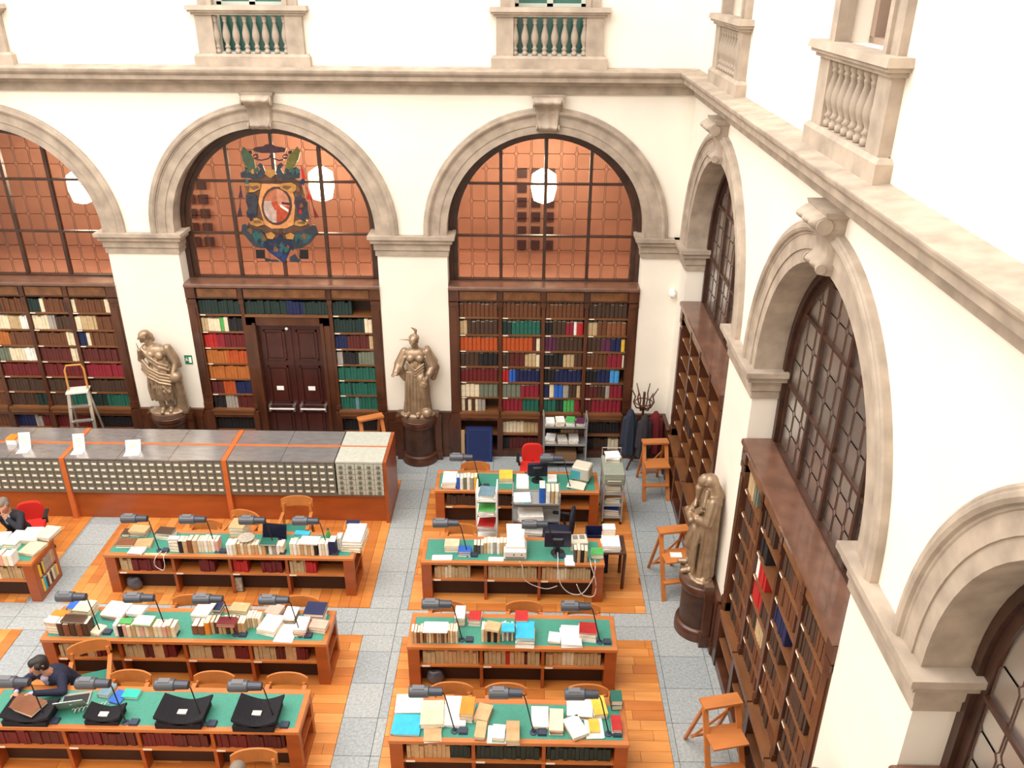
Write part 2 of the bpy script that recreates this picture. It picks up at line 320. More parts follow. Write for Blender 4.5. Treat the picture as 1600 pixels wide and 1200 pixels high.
# windows in the arches
def glass_mat():
    m = bpy.data.materials.new('leaded_glass'); m.use_nodes = True; nt = m.node_tree; nt.nodes.clear()
    out = nt.nodes.new('ShaderNodeOutputMaterial'); mx = nt.nodes.new('ShaderNodeMixShader'); tr = nt.nodes.new('ShaderNodeBsdfTransparent'); gl = nt.nodes.new('ShaderNodeBsdfGlossy'); fr = nt.nodes.new('ShaderNodeFresnel')
    tr.inputs[0].default_value = (.86, .76, .70, 1); gl.inputs['Roughness'].default_value = .3; fr.inputs[0].default_value = 1.3
    nt.links.new(fr.outputs[0], mx.inputs[0]); nt.links.new(tr.outputs[0], mx.inputs[1]); nt.links.new(gl.outputs[0], mx.inputs[2]); nt.links.new(mx.outputs[0], out.inputs[0]); return m
GLASS = glass_mat()
def arch_window(name, M, a, c, label):
    t = bpy.data.objects.new(name, None); C.objects.link(t); struct(t, label); t.matrix_world = M
    m = (a+c)/2; r = (c-a)/2; zc = ZS+STILT; zb = 3.68; ri = r-.17; v0 = .32
    b = MB(); N = 36                                         # outer frame: legs, arc, bottom rail
    path = [(m-r, zb)] + [(m-r*math.cos(PI*k/N), zc+r*math.sin(PI*k/N)) for k in range(N+1)] + [(m+r, zb)]
    inn = [(m-ri, zb)] + [(m-ri*math.cos(PI*k/N), zc+ri*math.sin(PI*k/N)) for k in range(N+1)] + [(m+ri, zb)]
    mid = [((p[0]+q[0])/2, (p[1]+q[1])/2) for p, q in zip(path, inn)]
    rings = [[(x, v0, z) for x, z in path], [(x, v0, z) for x, z in mid], [(x, v0+.05, z) for x, z in mid], [(x, v0+.05, z) for x, z in inn], [(x, v0+.14, z) for x, z in inn], [(x, v0+.14, z) for x, z in path]]
    L = len(path); vs = [p for q in rings for p in q]
    b.add(vs, [(i*L+k, i*L+k+1, (i+1)*L+k+1, (i+1)*L+k) for i in range(5) for k in range(L-1)])
    b.build('frame', WFRAME, t)
    MB().box(m-ri, m+ri, v0, v0+.12, zb-.02, zb+.05).build('bottom_rail', WFRAME, t)
    us = [m-ri, m-ri*.5, m, m+ri*.5, m+ri]; zs = [zb+.05, 4.57, 5.55, zc+ri]
    def inside(u, z): return z <= zc or (u-m)**2+(z-zc)**2 <= ri*ri
    for u in us[1:4]:
        MB().box(u-.03, u+.03, v0+.03, v0+.11, zb+.05, zc+math.sqrt(max(0, ri*ri-(u-m)**2))).build('mullion', WFRAME, t)
    for z in zs[1:3]:
        h = ri if z < zc else math.sqrt(ri*ri-(z-zc)**2); MB().box(m-h, m+h, v0+.035, v0+.105, z-.02, z+.02).build('glazing_bar', WFRAME, t)
    vg = v0+.075
    for i in range(4):
        for j in range(3):
            u0, u1, z0, z1 = us[i], us[i+1], zs[j], zs[j+1]
            K = 14; top = []
            for k in range(K+1):
                u = u0+(u1-u0)*k/K; lim = zc+math.sqrt(max(0, ri*ri-(u-m)**2)); top.append((u, min(z1, lim)))
            top = [(u, z) for u, z in top if z > z0+.004]
            if len(top) < 2: continue
            bot = [(u, z0) for u, z in top]; g = MB(); n = len(top)
            g.add([(u, vg, z) for u, z in bot]+[(u, vg, z) for u, z in top], [(k, k+1, n+k+1, n+k) for k in range(n-1)])
            pane = g.build('pane', GLASS, t)
            lb = MB(); nx, nz = 3, 3; cw = (u1-u0)/nx; ch = (z1-z0)/nz; e = .22*cw
            def seg(p, q):
                St = 4 if j == 2 else 1
                for s in range(St):
                    A = (p[0]+(q[0]-p[0])*s/St, p[1]+(q[1]-p[1])*s/St); B_ = (p[0]+(q[0]-p[0])*(s+1)/St, p[1]+(q[1]-p[1])*(s+1)/St)
                    if inside(*A) and inside(*B_): lb.bar((A[0], vg-.004, A[1]), (B_[0], vg-.004, B_[1]), .008, .005, up=(0, 1, 0))
            for ix in range(nx):
                for iz in range(nz):
                    x0 = u0+ix*cw; y0 = z0+iz*ch; x1 = x0+cw; y1 = y0+ch; d = .05*cw
                    oc = [(x0+d+e*.5, y0), (x1-d-e*.5, y0), (x1-d, y0+e*.7), (x1-d, y1-e*.7), (x1-d-e*.5, y1), (x0+d+e*.5, y1), (x0+d, y1-e*.7), (x0+d, y0+e*.7)]
                    for k in range(8): seg(oc[k], oc[(k+1) % 8])
            if lb.v: lb.build('lead_came', LEAD, pane)
    return t
WL = ['left back arch window, cut by the photo edge', 'back arch window holding the stained glass coat of arms', 'back arch window nearest the corner with a lamp glowing behind']
for k, (a, c) in enumerate(BACK_OPEN): arch_window('window_%d' % (k+1), BACKF, a, c, WL[k])
WR = ['far arch window on the right wall', 'middle arch window on the right wall, seen at a slant', 'nearest arch window at the lower right corner']
for k, (a, c) in enumerate(RIGHT_OPEN): arch_window('window_%d' % (k+4), RIGHTF, a, c, WR[k])
# corridors behind the windows
o = MB().add([(-20,3.4,0),(4,3.4,0),(4,3.4,7.6),(-20,3.4,7.6), (-20,.52,7.0),(4,.52,7.0),(4,3.4,7.0),(-20,3.4,7.0), (-20,.52,3.3),(4,.52,3.3),(4,3.4,3.3),(-20,3.4,3.3)], [(0,1,2,3),(4,5,6,7),(8,9,10,11)]).build('wall_corridor_back', SALMON); struct(o, 'salmon painted corridor wall seen through the back windows')
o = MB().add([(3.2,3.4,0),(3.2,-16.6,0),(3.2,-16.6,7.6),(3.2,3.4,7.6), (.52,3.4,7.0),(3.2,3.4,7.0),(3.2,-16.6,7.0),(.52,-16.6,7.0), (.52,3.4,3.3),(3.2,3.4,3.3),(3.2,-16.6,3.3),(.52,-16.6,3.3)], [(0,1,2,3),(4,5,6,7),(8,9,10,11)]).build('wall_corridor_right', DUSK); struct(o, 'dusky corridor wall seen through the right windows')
def corridor_lamp(x, y, z, label, p):
    t = thing('hanging_lantern', label, 'lantern', (x, y, z), group='lanterns glowing behind the arch windows')
    MB().lathe([(.05, -.36), (.2, -.3), (.26, -.05), (.24, .22), (.06, .34)], 16).build('globe', LAMPGLOW, t, smooth=True)
    MB().lathe([(.05, .33), (.012, .4), (.012, 1.6)], 12).build('cap', BLACK, t)
    l = bpy.data.lights.new('lantern_light', 'POINT'); l.energy = p; l.color = (1, .80, .60); l.shadow_soft_size = .25
    lo = bpy.data.objects.new('lantern_light', l); C.objects.link(lo); lo.parent = t; lo.location = (0, -.2, .5)
corridor_lamp(-2.51, 2.0, 5.15, 'glowing lantern behind the back window nearest the corner', 175)
corridor_lamp(-7.02, 2.0, 5.15, 'glowing lantern behind the window with the coat of arms', 175)
corridor_lamp(-11.95, 2.0, 5.05, 'glowing lantern behind the leftmost back window', 175)
corridor_lamp(1.9, -3.0, 5.9, 'glowing lantern behind the far right wall window', 60)
corridor_lamp(1.9, -7.6, 6.1, 'glowing lantern behind the middle right wall window', 60)
corridor_lamp(1.9, -12.6, 5.9, 'glowing lantern behind the nearest right wall window', 60)
def lattice(M, u, z, nx, nz, label):
    t = thing('lattice_panel', label, 'lattice', group='dark lattice panels on the corridor walls'); t.matrix_world = M
    for i in range(nx):
        for j in range(nz):
            x = u+i*.30; zz = z+j*.32; MB().frus(x-.1, x+.1, 3.33, 3.385, zz-.1, zz+.1, .0).build('square', mat('lattice_dark', (.07, .035, .04), .4), t)
lattice(BACKF, -2.95, 3.5, 3, 6, 'dark square lattice behind the corner-side back window')
lattice(BACKF, -10.3, 3.5, 2, 5, 'dark square lattice behind the crest window, left side')
lattice(BACKF, -6.1, 3.5, 3, 3, 'dark square lattice behind the crest window, right side')
RC = Matrix(((0, 1, 0, -.2), (-1, 0, 0, 0), (0, 0, 1, 0), (0, 0, 0, 1)))
lattice(RC, 3.2, 3.5, 6, 4, 'dark square lattice behind the far right wall window')
lattice(RC, 8.2, 3.5, 7, 5, 'dark square lattice behind the middle right wall window')
CREST=[
 ('plum',[(-7.81,6.14),(-7.75,6.17),(-7.61,6.19),(-7.57,6.22),(-7.46,6.23),(-7.39,6.19),(-7.26,6.17),(-7.20,6.15),(-7.23,6.09),(-7.44,6.07),(-7.66,6.07),(-7.79,6.10)]),
 ('green',[(-7.97,6.18),(-7.91,6.11),(-7.85,6.04),(-7.81,5.94),(-7.80,5.79),(-7.78,5.70),(-7.89,5.73),(-7.97,5.83),(-8.02,5.95),(-8.03,6.09)]),
 ('slate',[(-8.09,5.71),(-7.99,5.75),(-7.89,5.72),(-7.78,5.70),(-7.71,5.79),(-7.77,5.85),(-7.70,5.89),(-7.66,5.85),(-7.63,5.73),(-7.67,5.65),(-7.78,5.60),(-8.09,5.62)]),
 ('black',[(-7.90,6.11),(-7.83,6.11),(-7.83,6.05),(-7.87,6.06)]),
 ('black',[(-7.99,5.82),(-7.94,5.79),(-7.96,5.73),(-8.00,5.76)]),
 ('plum',[(-7.75,5.96),(-7.67,5.95),(-7.55,5.98),(-7.49,6.04),(-7.48,6.02),(-7.54,5.96),(-7.67,5.93),(-7.76,5.94)]),
 ('plum',[(-7.83,6.01),(-7.79,6.05),(-7.74,6.05),(-7.72,6.00),(-7.76,5.95),(-7.81,5.96),(-7.82,5.98),(-7.79,5.99),(-7.75,5.99),(-7.75,6.02),(-7.78,6.03),(-7.81,6.00)]),
 ('gold',[(-7.63,5.75),(-7.57,5.78),(-7.51,5.75),(-7.53,5.62),(-7.60,5.65),(-7.64,5.70)]),
 ('gold',[(-8.04,5.48),(-7.95,5.53),(-7.81,5.53),(-7.74,5.51),(-7.76,5.42),(-7.89,5.36),(-8.01,5.35),(-8.05,5.40)]),
 ('bronze',[(-7.96,5.46),(-7.81,5.48),(-7.78,5.44),(-7.89,5.39)]),
 ('olive',[(-7.00,6.19),(-7.07,6.12),(-7.15,6.05),(-7.21,5.95),(-7.26,5.80),(-7.30,5.70),(-7.19,5.74),(-7.08,5.84),(-7.00,5.96),(-6.95,6.10)]),
 ('slate',[(-6.99,5.72),(-7.08,5.76),(-7.19,5.73),(-7.30,5.70),(-7.34,5.79),(-7.28,5.86),(-7.33,5.90),(-7.39,5.86),(-7.44,5.73),(-7.42,5.65),(-7.32,5.60),(-7.01,5.62)]),
 ('black',[(-7.08,6.12),(-7.16,6.11),(-7.17,6.06),(-7.13,6.06)]),
 ('black',[(-7.06,5.83),(-7.12,5.80),(-7.11,5.74),(-7.07,5.77)]),
 ('plum',[(-7.26,5.97),(-7.35,5.95),(-7.47,5.99),(-7.51,6.03),(-7.53,6.02),(-7.48,5.97),(-7.36,5.93),(-7.27,5.94)]),
 ('plum',[(-7.18,6.02),(-7.20,6.06),(-7.25,6.05),(-7.29,6.01),(-7.26,5.96),(-7.21,5.97),(-7.19,5.99),(-7.22,6.00),(-7.26,6.00),(-7.26,6.02),(-7.23,6.03),(-7.20,6.01)]),
 ('gold',[(-7.44,5.75),(-7.49,5.78),(-7.55,5.75),(-7.57,5.62),(-7.50,5.65),(-7.44,5.70)]),
 ('gold',[(-7.09,5.49),(-7.17,5.54),(-7.31,5.53),(-7.39,5.51),(-7.39,5.43),(-7.27,5.37),(-7.16,5.36),(-7.10,5.41)]),
 ('bronze',[(-7.17,5.47),(-7.32,5.49),(-7.36,5.45),(-7.26,5.40)]),
 ('slate',[(-8.04,5.30),(-7.96,5.34),(-7.86,5.31),(-7.83,5.19),(-7.87,5.07),(-7.89,4.92),(-7.98,4.86),(-8.07,4.89),(-8.08,4.98),(-8.03,5.06),(-8.06,5.17)]),
 ('plum',[(-8.01,5.31),(-7.94,5.32),(-7.92,5.25),(-7.99,5.22)]),
 ('navy',[(-8.06,4.96),(-7.90,4.95),(-7.93,4.89),(-8.07,4.88)]),
 ('slate',[(-7.14,5.26),(-7.03,5.31),(-6.98,5.24),(-6.91,5.18),(-6.92,5.01),(-6.90,4.87),(-7.05,4.86),(-7.15,4.93),(-7.12,5.05),(-7.17,5.16)]),
 ('plum',[(-7.14,5.20),(-6.99,5.23),(-6.93,5.14),(-6.99,4.99),(-7.11,5.01)]),
 ('red',[(-7.09,5.04),(-7.04,5.04),(-7.04,4.97),(-7.09,4.96)]),
 ('gold',[(-8.05,4.85),(-7.89,4.88),(-7.78,4.81),(-7.77,4.75),(-7.91,4.71),(-8.03,4.75)]),
 ('bronze',[(-7.98,4.83),(-7.83,4.83),(-7.81,4.77),(-7.95,4.77)]),
 ('gold',[(-7.18,4.82),(-7.05,4.86),(-6.94,4.83),(-6.96,4.76),(-7.09,4.72),(-7.21,4.75)]),
 ('bronze',[(-7.14,4.81),(-6.99,4.82),(-7.01,4.77),(-7.13,4.77)]),
 ('amber',[(-7.73,5.51),(-7.19,5.51),(-7.14,5.18),(-7.22,4.75),(-7.37,4.68),(-7.64,4.67),(-7.77,4.75),(-7.83,5.17)]),
 ('rim',[(-7.21,5.11),(-7.23,5.03),(-7.26,4.95),(-7.30,4.88),(-7.35,4.82),(-7.41,4.78),(-7.47,4.75),(-7.54,4.74),(-7.60,4.75),(-7.66,4.78),(-7.71,4.82),(-7.75,4.88),(-7.77,4.95),(-7.78,5.02),(-7.78,5.10),(-7.76,5.18),(-7.73,5.26),(-7.69,5.33),(-7.64,5.39),(-7.58,5.43),(-7.52,5.46),(-7.45,5.46),(-7.39,5.46),(-7.34,5.43),(-7.29,5.39),(-7.25,5.33),(-7.22,5.26),(-7.21,5.19)]),
 ('salmon',[(-7.74,5.10),(-7.73,5.14),(-7.72,5.17),(-7.71,5.21),(-7.70,5.24),(-7.68,5.27),(-7.66,5.30),(-7.64,5.33),(-7.62,5.35),(-7.59,5.37),(-7.57,5.39),(-7.54,5.40),(-7.51,5.41),(-7.49,5.42),(-7.46,5.42),(-7.50,5.11)]),
 ('rose',[(-7.46,5.42),(-7.43,5.42),(-7.41,5.41),(-7.38,5.40),(-7.36,5.39),(-7.34,5.37),(-7.32,5.35),(-7.30,5.33),(-7.29,5.30),(-7.27,5.28),(-7.26,5.24),(-7.26,5.21),(-7.25,5.18),(-7.25,5.14),(-7.25,5.11),(-7.50,5.11)]),
 ('pale',[(-7.53,4.79),(-7.56,4.79),(-7.59,4.79),(-7.61,4.80),(-7.63,4.82),(-7.66,4.83),(-7.68,4.86),(-7.69,4.88),(-7.71,4.91),(-7.72,4.93),(-7.73,4.97),(-7.74,5.00),(-7.74,5.03),(-7.74,5.07),(-7.74,5.10),(-7.50,5.11)]),
 ('scarlet',[(-7.25,5.11),(-7.26,5.07),(-7.27,5.04),(-7.28,5.00),(-7.29,4.97),(-7.31,4.94),(-7.33,4.91),(-7.35,4.88),(-7.37,4.86),(-7.40,4.84),(-7.42,4.82),(-7.45,4.81),(-7.48,4.80),(-7.51,4.79),(-7.53,4.79),(-7.50,5.11)]),
 ('pale',[(-7.72,5.19),(-7.58,5.20),(-7.57,5.01),(-7.73,4.99)]),
 ('scarlet',[(-7.59,5.17),(-7.47,5.20),(-7.45,5.05),(-7.54,5.02)]),
 ('white',[(-7.43,5.14),(-7.28,5.04),(-7.29,4.99),(-7.43,5.09)]),
 ('plum',[(-7.40,5.18),(-7.25,5.17),(-7.25,5.12),(-7.39,5.14)]),
 ('slate',[(-8.19,4.74),(-8.12,4.76),(-8.06,4.68),(-7.84,4.64),(-7.77,4.49),(-7.69,4.40),(-7.79,4.29),(-7.90,4.29),(-8.02,4.33),(-8.12,4.47),(-8.18,4.57),(-8.22,4.59)]),
 ('slate',[(-6.81,4.75),(-6.87,4.75),(-6.94,4.67),(-7.20,4.61),(-7.28,4.47),(-7.35,4.41),(-7.32,4.27),(-7.11,4.30),(-6.95,4.39),(-6.85,4.50),(-6.81,4.59),(-6.76,4.59)]),
 ('teal',[(-8.03,4.59),(-7.82,4.58),(-7.75,4.45),(-7.83,4.33),(-7.97,4.40)]),
 ('teal',[(-7.21,4.56),(-6.99,4.58),(-6.89,4.54),(-7.01,4.41),(-7.23,4.36)]),
 ('navy',[(-7.82,4.44),(-7.58,4.47),(-7.51,4.56),(-7.43,4.47),(-7.26,4.45),(-7.32,4.27),(-7.43,4.07),(-7.49,4.00),(-7.58,4.09),(-7.72,4.20),(-7.81,4.31)]),
 ('bluemid',[(-7.73,4.29),(-7.58,4.32),(-7.48,4.18),(-7.56,4.11),(-7.70,4.18)]),
 ('bluemid',[(-7.48,4.16),(-7.39,4.19),(-7.43,4.06),(-7.49,4.00),(-7.55,4.07)]),
 ('plum',[(-7.52,4.40),(-7.40,4.41),(-7.45,4.30),(-7.52,4.31)]),
 ('slate',[(-7.85,4.11),(-7.73,4.07),(-7.60,4.07),(-7.57,4.03),(-7.83,4.03)]),
 ('slate',[(-7.36,4.12),(-7.25,4.19),(-7.21,4.10),(-7.15,4.08),(-7.18,4.02),(-7.37,4.04)]),
 ('gold',[(-7.77,4.58),(-7.65,4.61),(-7.58,4.55),(-7.64,4.47),(-7.74,4.48)]),
 ('gold',[(-7.39,4.56),(-7.29,4.60),(-7.22,4.56),(-7.26,4.47),(-7.38,4.48)]),
 ('black',[(-7.99,4.26),(-7.82,4.26),(-7.83,4.09),(-8.00,4.09)]),
 ('black',[(-7.15,4.27),(-6.99,4.27),(-7.00,4.09),(-7.17,4.09)]),
 ('plum',[(-8.13,5.48),(-8.11,5.48),(-8.11,5.38),(-8.10,5.25),(-8.19,5.25),(-8.14,5.38)]),
 ('plum',[(-8.16,5.23),(-8.15,5.23),(-8.17,5.08),(-8.16,4.90),(-8.27,4.89),(-8.19,5.08)]),
 ('red',[(-6.97,5.86),(-6.94,5.80),(-6.90,5.62),(-6.97,5.60)]),
 ('red',[(-6.92,5.51),(-6.90,5.45),(-6.86,5.33),(-6.81,5.24),(-6.92,5.23),(-6.89,5.35)]),
 ('maroon',[(-6.85,5.24),(-6.83,5.24),(-6.81,5.10),(-6.73,4.90),(-6.81,4.88),(-6.82,5.08)]),
]
# ================================================================ stained glass coat of arms
CG = dict(plum=(.045,.015,.03), green=(.05,.09,.05), olive=(.13,.12,.025), slate=(.028,.036,.05), black=(.008,.006,.008), gold=(.42,.20,.05), bronze=(.17,.075,.03), navy=(.010,.018,.05), bluemid=(.014,.035,.12), backing=(.10,.048,.03),
    red=(.45,.01,.012), maroon=(.14,.012,.015), amber=(.62,.26,.09), rim=(.07,.035,.03), salmon=(.40,.13,.06), rose=(.50,.20,.12), pale=(.46,.33,.28), scarlet=(.42,.06,.02), white=(.85,.75,.68), teal=(.02,.09,.09))
t = thing('coat_of_arms', 'stained glass coat of arms with tasselled hat and oval shield', 'coat of arms', (-7.5, .36, 5.1))
SIL = [(-7.75,5.68),(-7.25,5.68),(-7.0,5.55),(-6.95,5.2),(-7.0,4.85),(-6.8,4.55),(-7.05,4.38),(-7.3,4.3),(-7.5,4.1),(-7.75,4.3),(-8.0,4.38),(-8.2,4.55),(-8.02,4.85),(-8.05,5.2),(-8.0,5.55)]
for k, (c, pts) in enumerate([('backing', [(x, z) for x, z in SIL])] + CREST):
    y = {'backing': .006, 'amber': -.004, 'rim': -.010}.get(c, -.013-.00015*k)
    b = MB().prism([(x+7.5, z-5.1) for x, z in pts], y, y-(.008 if c in ('backing', 'amber') else .009), 'y')
    b.build({'backing': 'backing_glass', 'amber': 'field', 'rim': 'oval_rim'}.get(c, 'glass_piece'), mat('stained_'+c, CG[c], .25, var=.3, scale=9), t)
rq = random.Random(4)
def leaf(x, z, r_, c, k):
    a0 = rq.random()*6; pts = []
    for q in range(7):
        t_ = 2*PI*q/7; rr = r_*(1 if q % 2 else .62)*(.8+.4*rq.random()); pts.append((x+7.5+rr*math.cos(t_+a0)*.8, z-5.1+rr*math.sin(t_+a0)*1.1))
    MB().prism(pts, -.024-.0002*k, -.031-.0002*k, 'y').build('glass_piece', mat('stained_'+c, CG[c], .25, var=.3, scale=9), t)
LP_ = [(-8.0+.055*rq.random()*s_, z) for z, s_ in ((5.55, 1), (5.42, -1), (5.3, 1), (5.12, -1), (4.98, 1), (4.86, 0))]
LP_ += [(-7.02+.055*rq.random()*s_, z) for z, s_ in ((5.55, 1), (5.42, -1), (5.3, 1), (5.12, -1), (4.98, 1), (4.86, 0))]
LP_ += [(-8.05+.11*k+.03*rq.random(), 4.62-.32*math.sin(PI*k/10)+.06*rq.random()) for k in range(11)] + [(-7.9+.1*k, 4.42-.16*math.sin(PI*k/8)) for k in range(9)] + [(-7.95+.09*k, 5.72+.05*rq.random()) for k in range(3)] + [(-7.22+.09*k, 5.72+.05*rq.random()) for k in range(3)]
for k, (x, z) in enumerate(LP_): leaf(x, z, .05+.025*rq.random(), rq.choice(['slate', 'navy', 'plum', 'bronze', 'gold', 'slate', 'teal', 'bronze']), k)
# ================================================================ bookcases in the arches
ROWZ = [3.06, 2.70, 2.36, 2.02, 1.68, 1.34, 1.02]
def shelf_row(u0, u1, z, h, spec, rnd, thick=.062):
    out = []; u = u0+.01; tot = sum(f for _, f in spec)
    acc = 0
    for c, f in spec:
        acc += f; end = u0+.01+(u1-u0-.02)*acc/tot
        n = max(1, int(round((end-u)/thick))); w = (end-u)/n
        for k in range(n):
            if c != 'gap': out.append((u+k*w, w*.93, z, h*(.86+.14*rnd.random()), c))
        u = end
    return out
def bookcase(M, a, c, cols, label, rows, lower, seed, group=None, single=None, door=None, deep=.34):
    """cols = list of (u0,u1) bays; rows[r][bay] = colour runs; single = callable(row, bay, colour) -> label for volumes built one by one"""
    t = thing('bookcase', label, 'bookcase', group='dark built-in bookcases in the arches'); t.matrix_world = M
    rnd = random.Random(seed)
    f = .02
    MB().box(a, c, -.06, .34, 3.63, 3.67).frus(a, c, -.06, .34, 3.67, 3.70, .012).build('ledge', mat('ledge_walnut', (.16, .075, .048), .28, var=.3, scale=4, coat=.5), t)
    MB().box(a, c, f, .06, 3.38, 3.63).build('frieze', DARKW, t)
    MB().box(a, c, deep, deep+.03, 0, 3.63).build('back_panel', BACKW, t)
    for s0, s1 in ((a, cols[0][0]), (cols[-1][1], c)):
        b = MB().box(s0, s1, f-.03, deep, .98, 3.38).box(s0-.0, s1+.0, f-.05, .1, 3.30, 3.38).box(s0, s1, f-.05, .1, 3.40, 3.62).box(s0, s1, -.06, deep, 0, .98).box(s0, s1, f-.05, .1, 1.02, 1.16)
        b.box(s0+.035, s1-.035, f-.045, .1, 1.3, 3.2); b.build('stile', DARKW, t)
    edges = [(cols[i][1], cols[i+1][0]) for i in range(len(cols)-1)]
    for (e0, e1) in edges:
        z0 = 0
        b = MB().box(e0, e1, f-.01, deep, 1.02, 3.38).box(e0-.012, e1+.012, f-.03, .08, 3.28, 3.38).box(e0-.01, e1+.01, f-.03, .08, 1.02, 1.12).box(e0-.008, e1+.008, f-.03, .08, 3.40, 3.62).box(e0-.02, e1+.02, -.05, deep, 0, .98)
        b.build('divider', DARKW, t)
    for i, (u0, u1) in enumerate(cols):
        if door and i == door: 
            MB().frus(u0+.03, u1-.03, .0, .03, 3.42, 3.59, 0).build('frieze_panel', mat('panel_walnut', (.20, .08, .03), .3, var=.4, scale=6), t)
            MB().box(u0, u1, f-.04, deep, ROWZ[0]-.035, ROWZ[0]).build('shelf', mat('shelf_walnut', (.185, .072, .027), .38), t); continue
        MB().frus(u0+.03, u1-.03, .0, .03, 3.42, 3.59, 0).build('frieze_panel', mat('panel_walnut', (.20, .08, .03), .3, var=.4, scale=6), t)
        for z in ROWZ[:-1]:
            b = MB().box(u0, u1, f, deep, z-.032, z); b.build('shelf', mat('shelf_walnut', (.185, .072, .027), .38, var=.3, scale=5, stretch=(.3, 1, 1)), t)
            MB().box(u0+.02, u0+.12, f-.004, f, z-.026, z-.006).build('shelf_label', CREAM, t)
        MB().box(u0-.02, u1+.02, -.075, deep, .98, 1.02).box(u0, u1, -.06, -.03, .90, .98).build('base_ledge', mat('shelf_walnut', (.185, .072, .027), .38), t)
        MB().box(u0, u1, -.045, .0, .84, .97).build('lower_frieze', DARKW, t)
        MB().box(u0, u1, -.035, deep, .50, .53).build('shelf', mat('shelf_walnut', (.185, .072, .027), .38), t)
        MB().box(u0, u1, -.045, deep, 0, .15).build('plinth', DARKW, t)
    st = MB(); mats = []; nst = 0; seq = {}
    def put(u, w, z, h, c, y0, y1, r, i):
        nonlocal nst
        if single:
            seq[(r, i)] = seq.get((r, i), 0)+1; lab = single(r, i, c, seq[(r, i)])
            o = book('shelf_volume', w, y1-y0, h, c); o.matrix_world = M @ Matrix.Translation((u+w/2, y0, z))
            tag(o, lab, 'volume', 'bound volumes in the corner-side back bookcase')
        else:
            if c not in mats: mats.append(c)
            st.mi = mats.index(c); st.add([(u,y0+.006,z),(u+w,y0+.006,z),(u+w,y1,z),(u,y1,z),(u,y0+.006,z+h),(u+w,y0+.006,z+h),(u+w,y1,z+h),(u,y1,z+h),(u+w/2,y0,z),(u+w/2,y0,z+h)],
                [(0,8,9,4),(8,1,5,9),(1,2,6,5),(3,0,4,7),(4,9,5,6,7)]); nst += 1
    for r, row in enumerate(rows):
        for i, spec in enumerate(row):
            if not spec: continue
            u0, u1 = cols[i]
            for (u, w, z, h, c) in shelf_row(u0, u1, ROWZ[r], .288, spec, rnd, .085 if single else .06): put(u, w, z, h, c, .032+.02*rnd.random(), .24, r, i)
    keep = single; single = None
    for r, row in enumerate(lower):
        for i, spec in enumerate(row):
            if not spec: continue
            for (u, w, z, h, c) in shelf_row(*cols[i], (.53, .15)[r], .27, spec, rnd, .07): put(u, w, z, h, c, .04, .22, r, i)
    if st.v:
        so = st.build('shelved_books', [bmat(c) for c in mats]); so.matrix_world = M
        tag(so, 'rows of bound books filling the ' + label.replace('dark ', '').replace('bookcase', 'shelves', 1), 'books', kind='stuff')
    return t
def book(name, thick, depth, height, c, parent=None):
    """upright book, spine toward -y, standing on z=0, centred in x"""
    b = MB(); w = thick/2; t = min(.004, thick*.12); d = depth
    b.mi = 0
    b.box(-w, -w+t, .008, d, 0, height).box(w-t, w, .008, d, 0, height)
    b.add([(-w,.01,0),(-w*.55,0,0),(w*.55,0,0),(w,.01,0),(-w,.01,height),(-w*.55,0,height),(w*.55,0,height),(w,.01,height)], [(0,1,5,4),(1,2,6,5),(2,3,7,6),(4,5,6,7),(0,3,2,1),(0,4,7,3)])
    b.mi = 1; b.box(-w+t, w-t, .01, d-.004, .004, height-.004)
    return b.build(name, [bmat(c), PAGES], parent)
def bays(a, c, n, st=.19, dv=.07):
    w = (c-a-2*st-dv*(n-1))/n; return [(a+st+i*(w+dv), a+st+i*(w+dv)+w) for i in range(n)]
Rw3 = [
 [[('leather',1)], [('leather',1)], [('leather',1)], [('umber',1)]],
 [[('sand',.2),('umber',.8)], [('inkgreen',.25),('darkgreen',.75)], [('black',.2),('umber',.35),('crimson',.2),('white',.08),('red',.17)], [('sand',.25),('leather',.25),('brown',.5)]],
 [[('orangered',1)], [('orangered',.8),('wine',.1),('cream',.1)], [('purple',.3),('umber',.7)], [('umber',.35),('purple',.25),('navy',.25),('yellow',.1)]],
 [[('umber',.5),('black',.5)], [('umber',.2),('wine',.4),('sand',.3),('cream',.1)], [('black',.5),('sand',.3),('darkbrown',.2)], [('leather',.55),('crimson',.4),('cream',.05)]],
 [[('maroon',1)], [('red',.18),('blue',.18),('navy',.64)], [('black',.3),('navy',.7)], [('black',.3),('navy',.35),('lightblue',.25),('gap',.1)]],
 [[('cream',.5),('greygreen',.5)], [('greygreen',.5),('crimson',.5)], [('navy',.15),('cream',.12),('blue',.23),('grey',.15),('umber',.2),('sand',.1)], [('wine',.35),('umber',.2),('grey',.12),('crimson',.33)]],
 [[('cream',.1),('umber',.08),('cream',.1),('darkbrown',.1),('cream',.08),('grey',.2),('gap',.34)], [('crimson',.55),('darkgreen',.45)], [('darkgreen',.35),('inkgreen',.2),('green',.3),('crimson',.15)], [('wine',.2),('crimson',.8)]]]
ORDN = ['top', 'second', 'third', 'fourth', 'fifth', 'sixth', 'seventh']; BAYN = ['left', 'second', 'third', 'right']
NTH = ['first', 'second', 'third', 'fourth', 'fifth', 'sixth', 'seventh', 'eighth', 'ninth', 'tenth', 'eleventh', 'twelfth', 'thirteenth', 'fourteenth', 'fifteenth', 'sixteenth']
def lab3(r, i, c, k): return '%s volume, %s from left on %s shelf, %s bay of corner-side bookcase' % (CNAME.get(c, c), NTH[k-1], ORDN[r], BAYN[i])
a, c = BACK_OPEN[2]; B3 = bays(a, c, 4)
Lw3 = [[None, [('cream',.6),('sand',.4)], [('black',.5),('sand',.5)], [('black',1)]], [None, [('black',.2),('wine',.8)], [('black',1)], [('black',.3),('umber',.4),('cream',.3)]]]
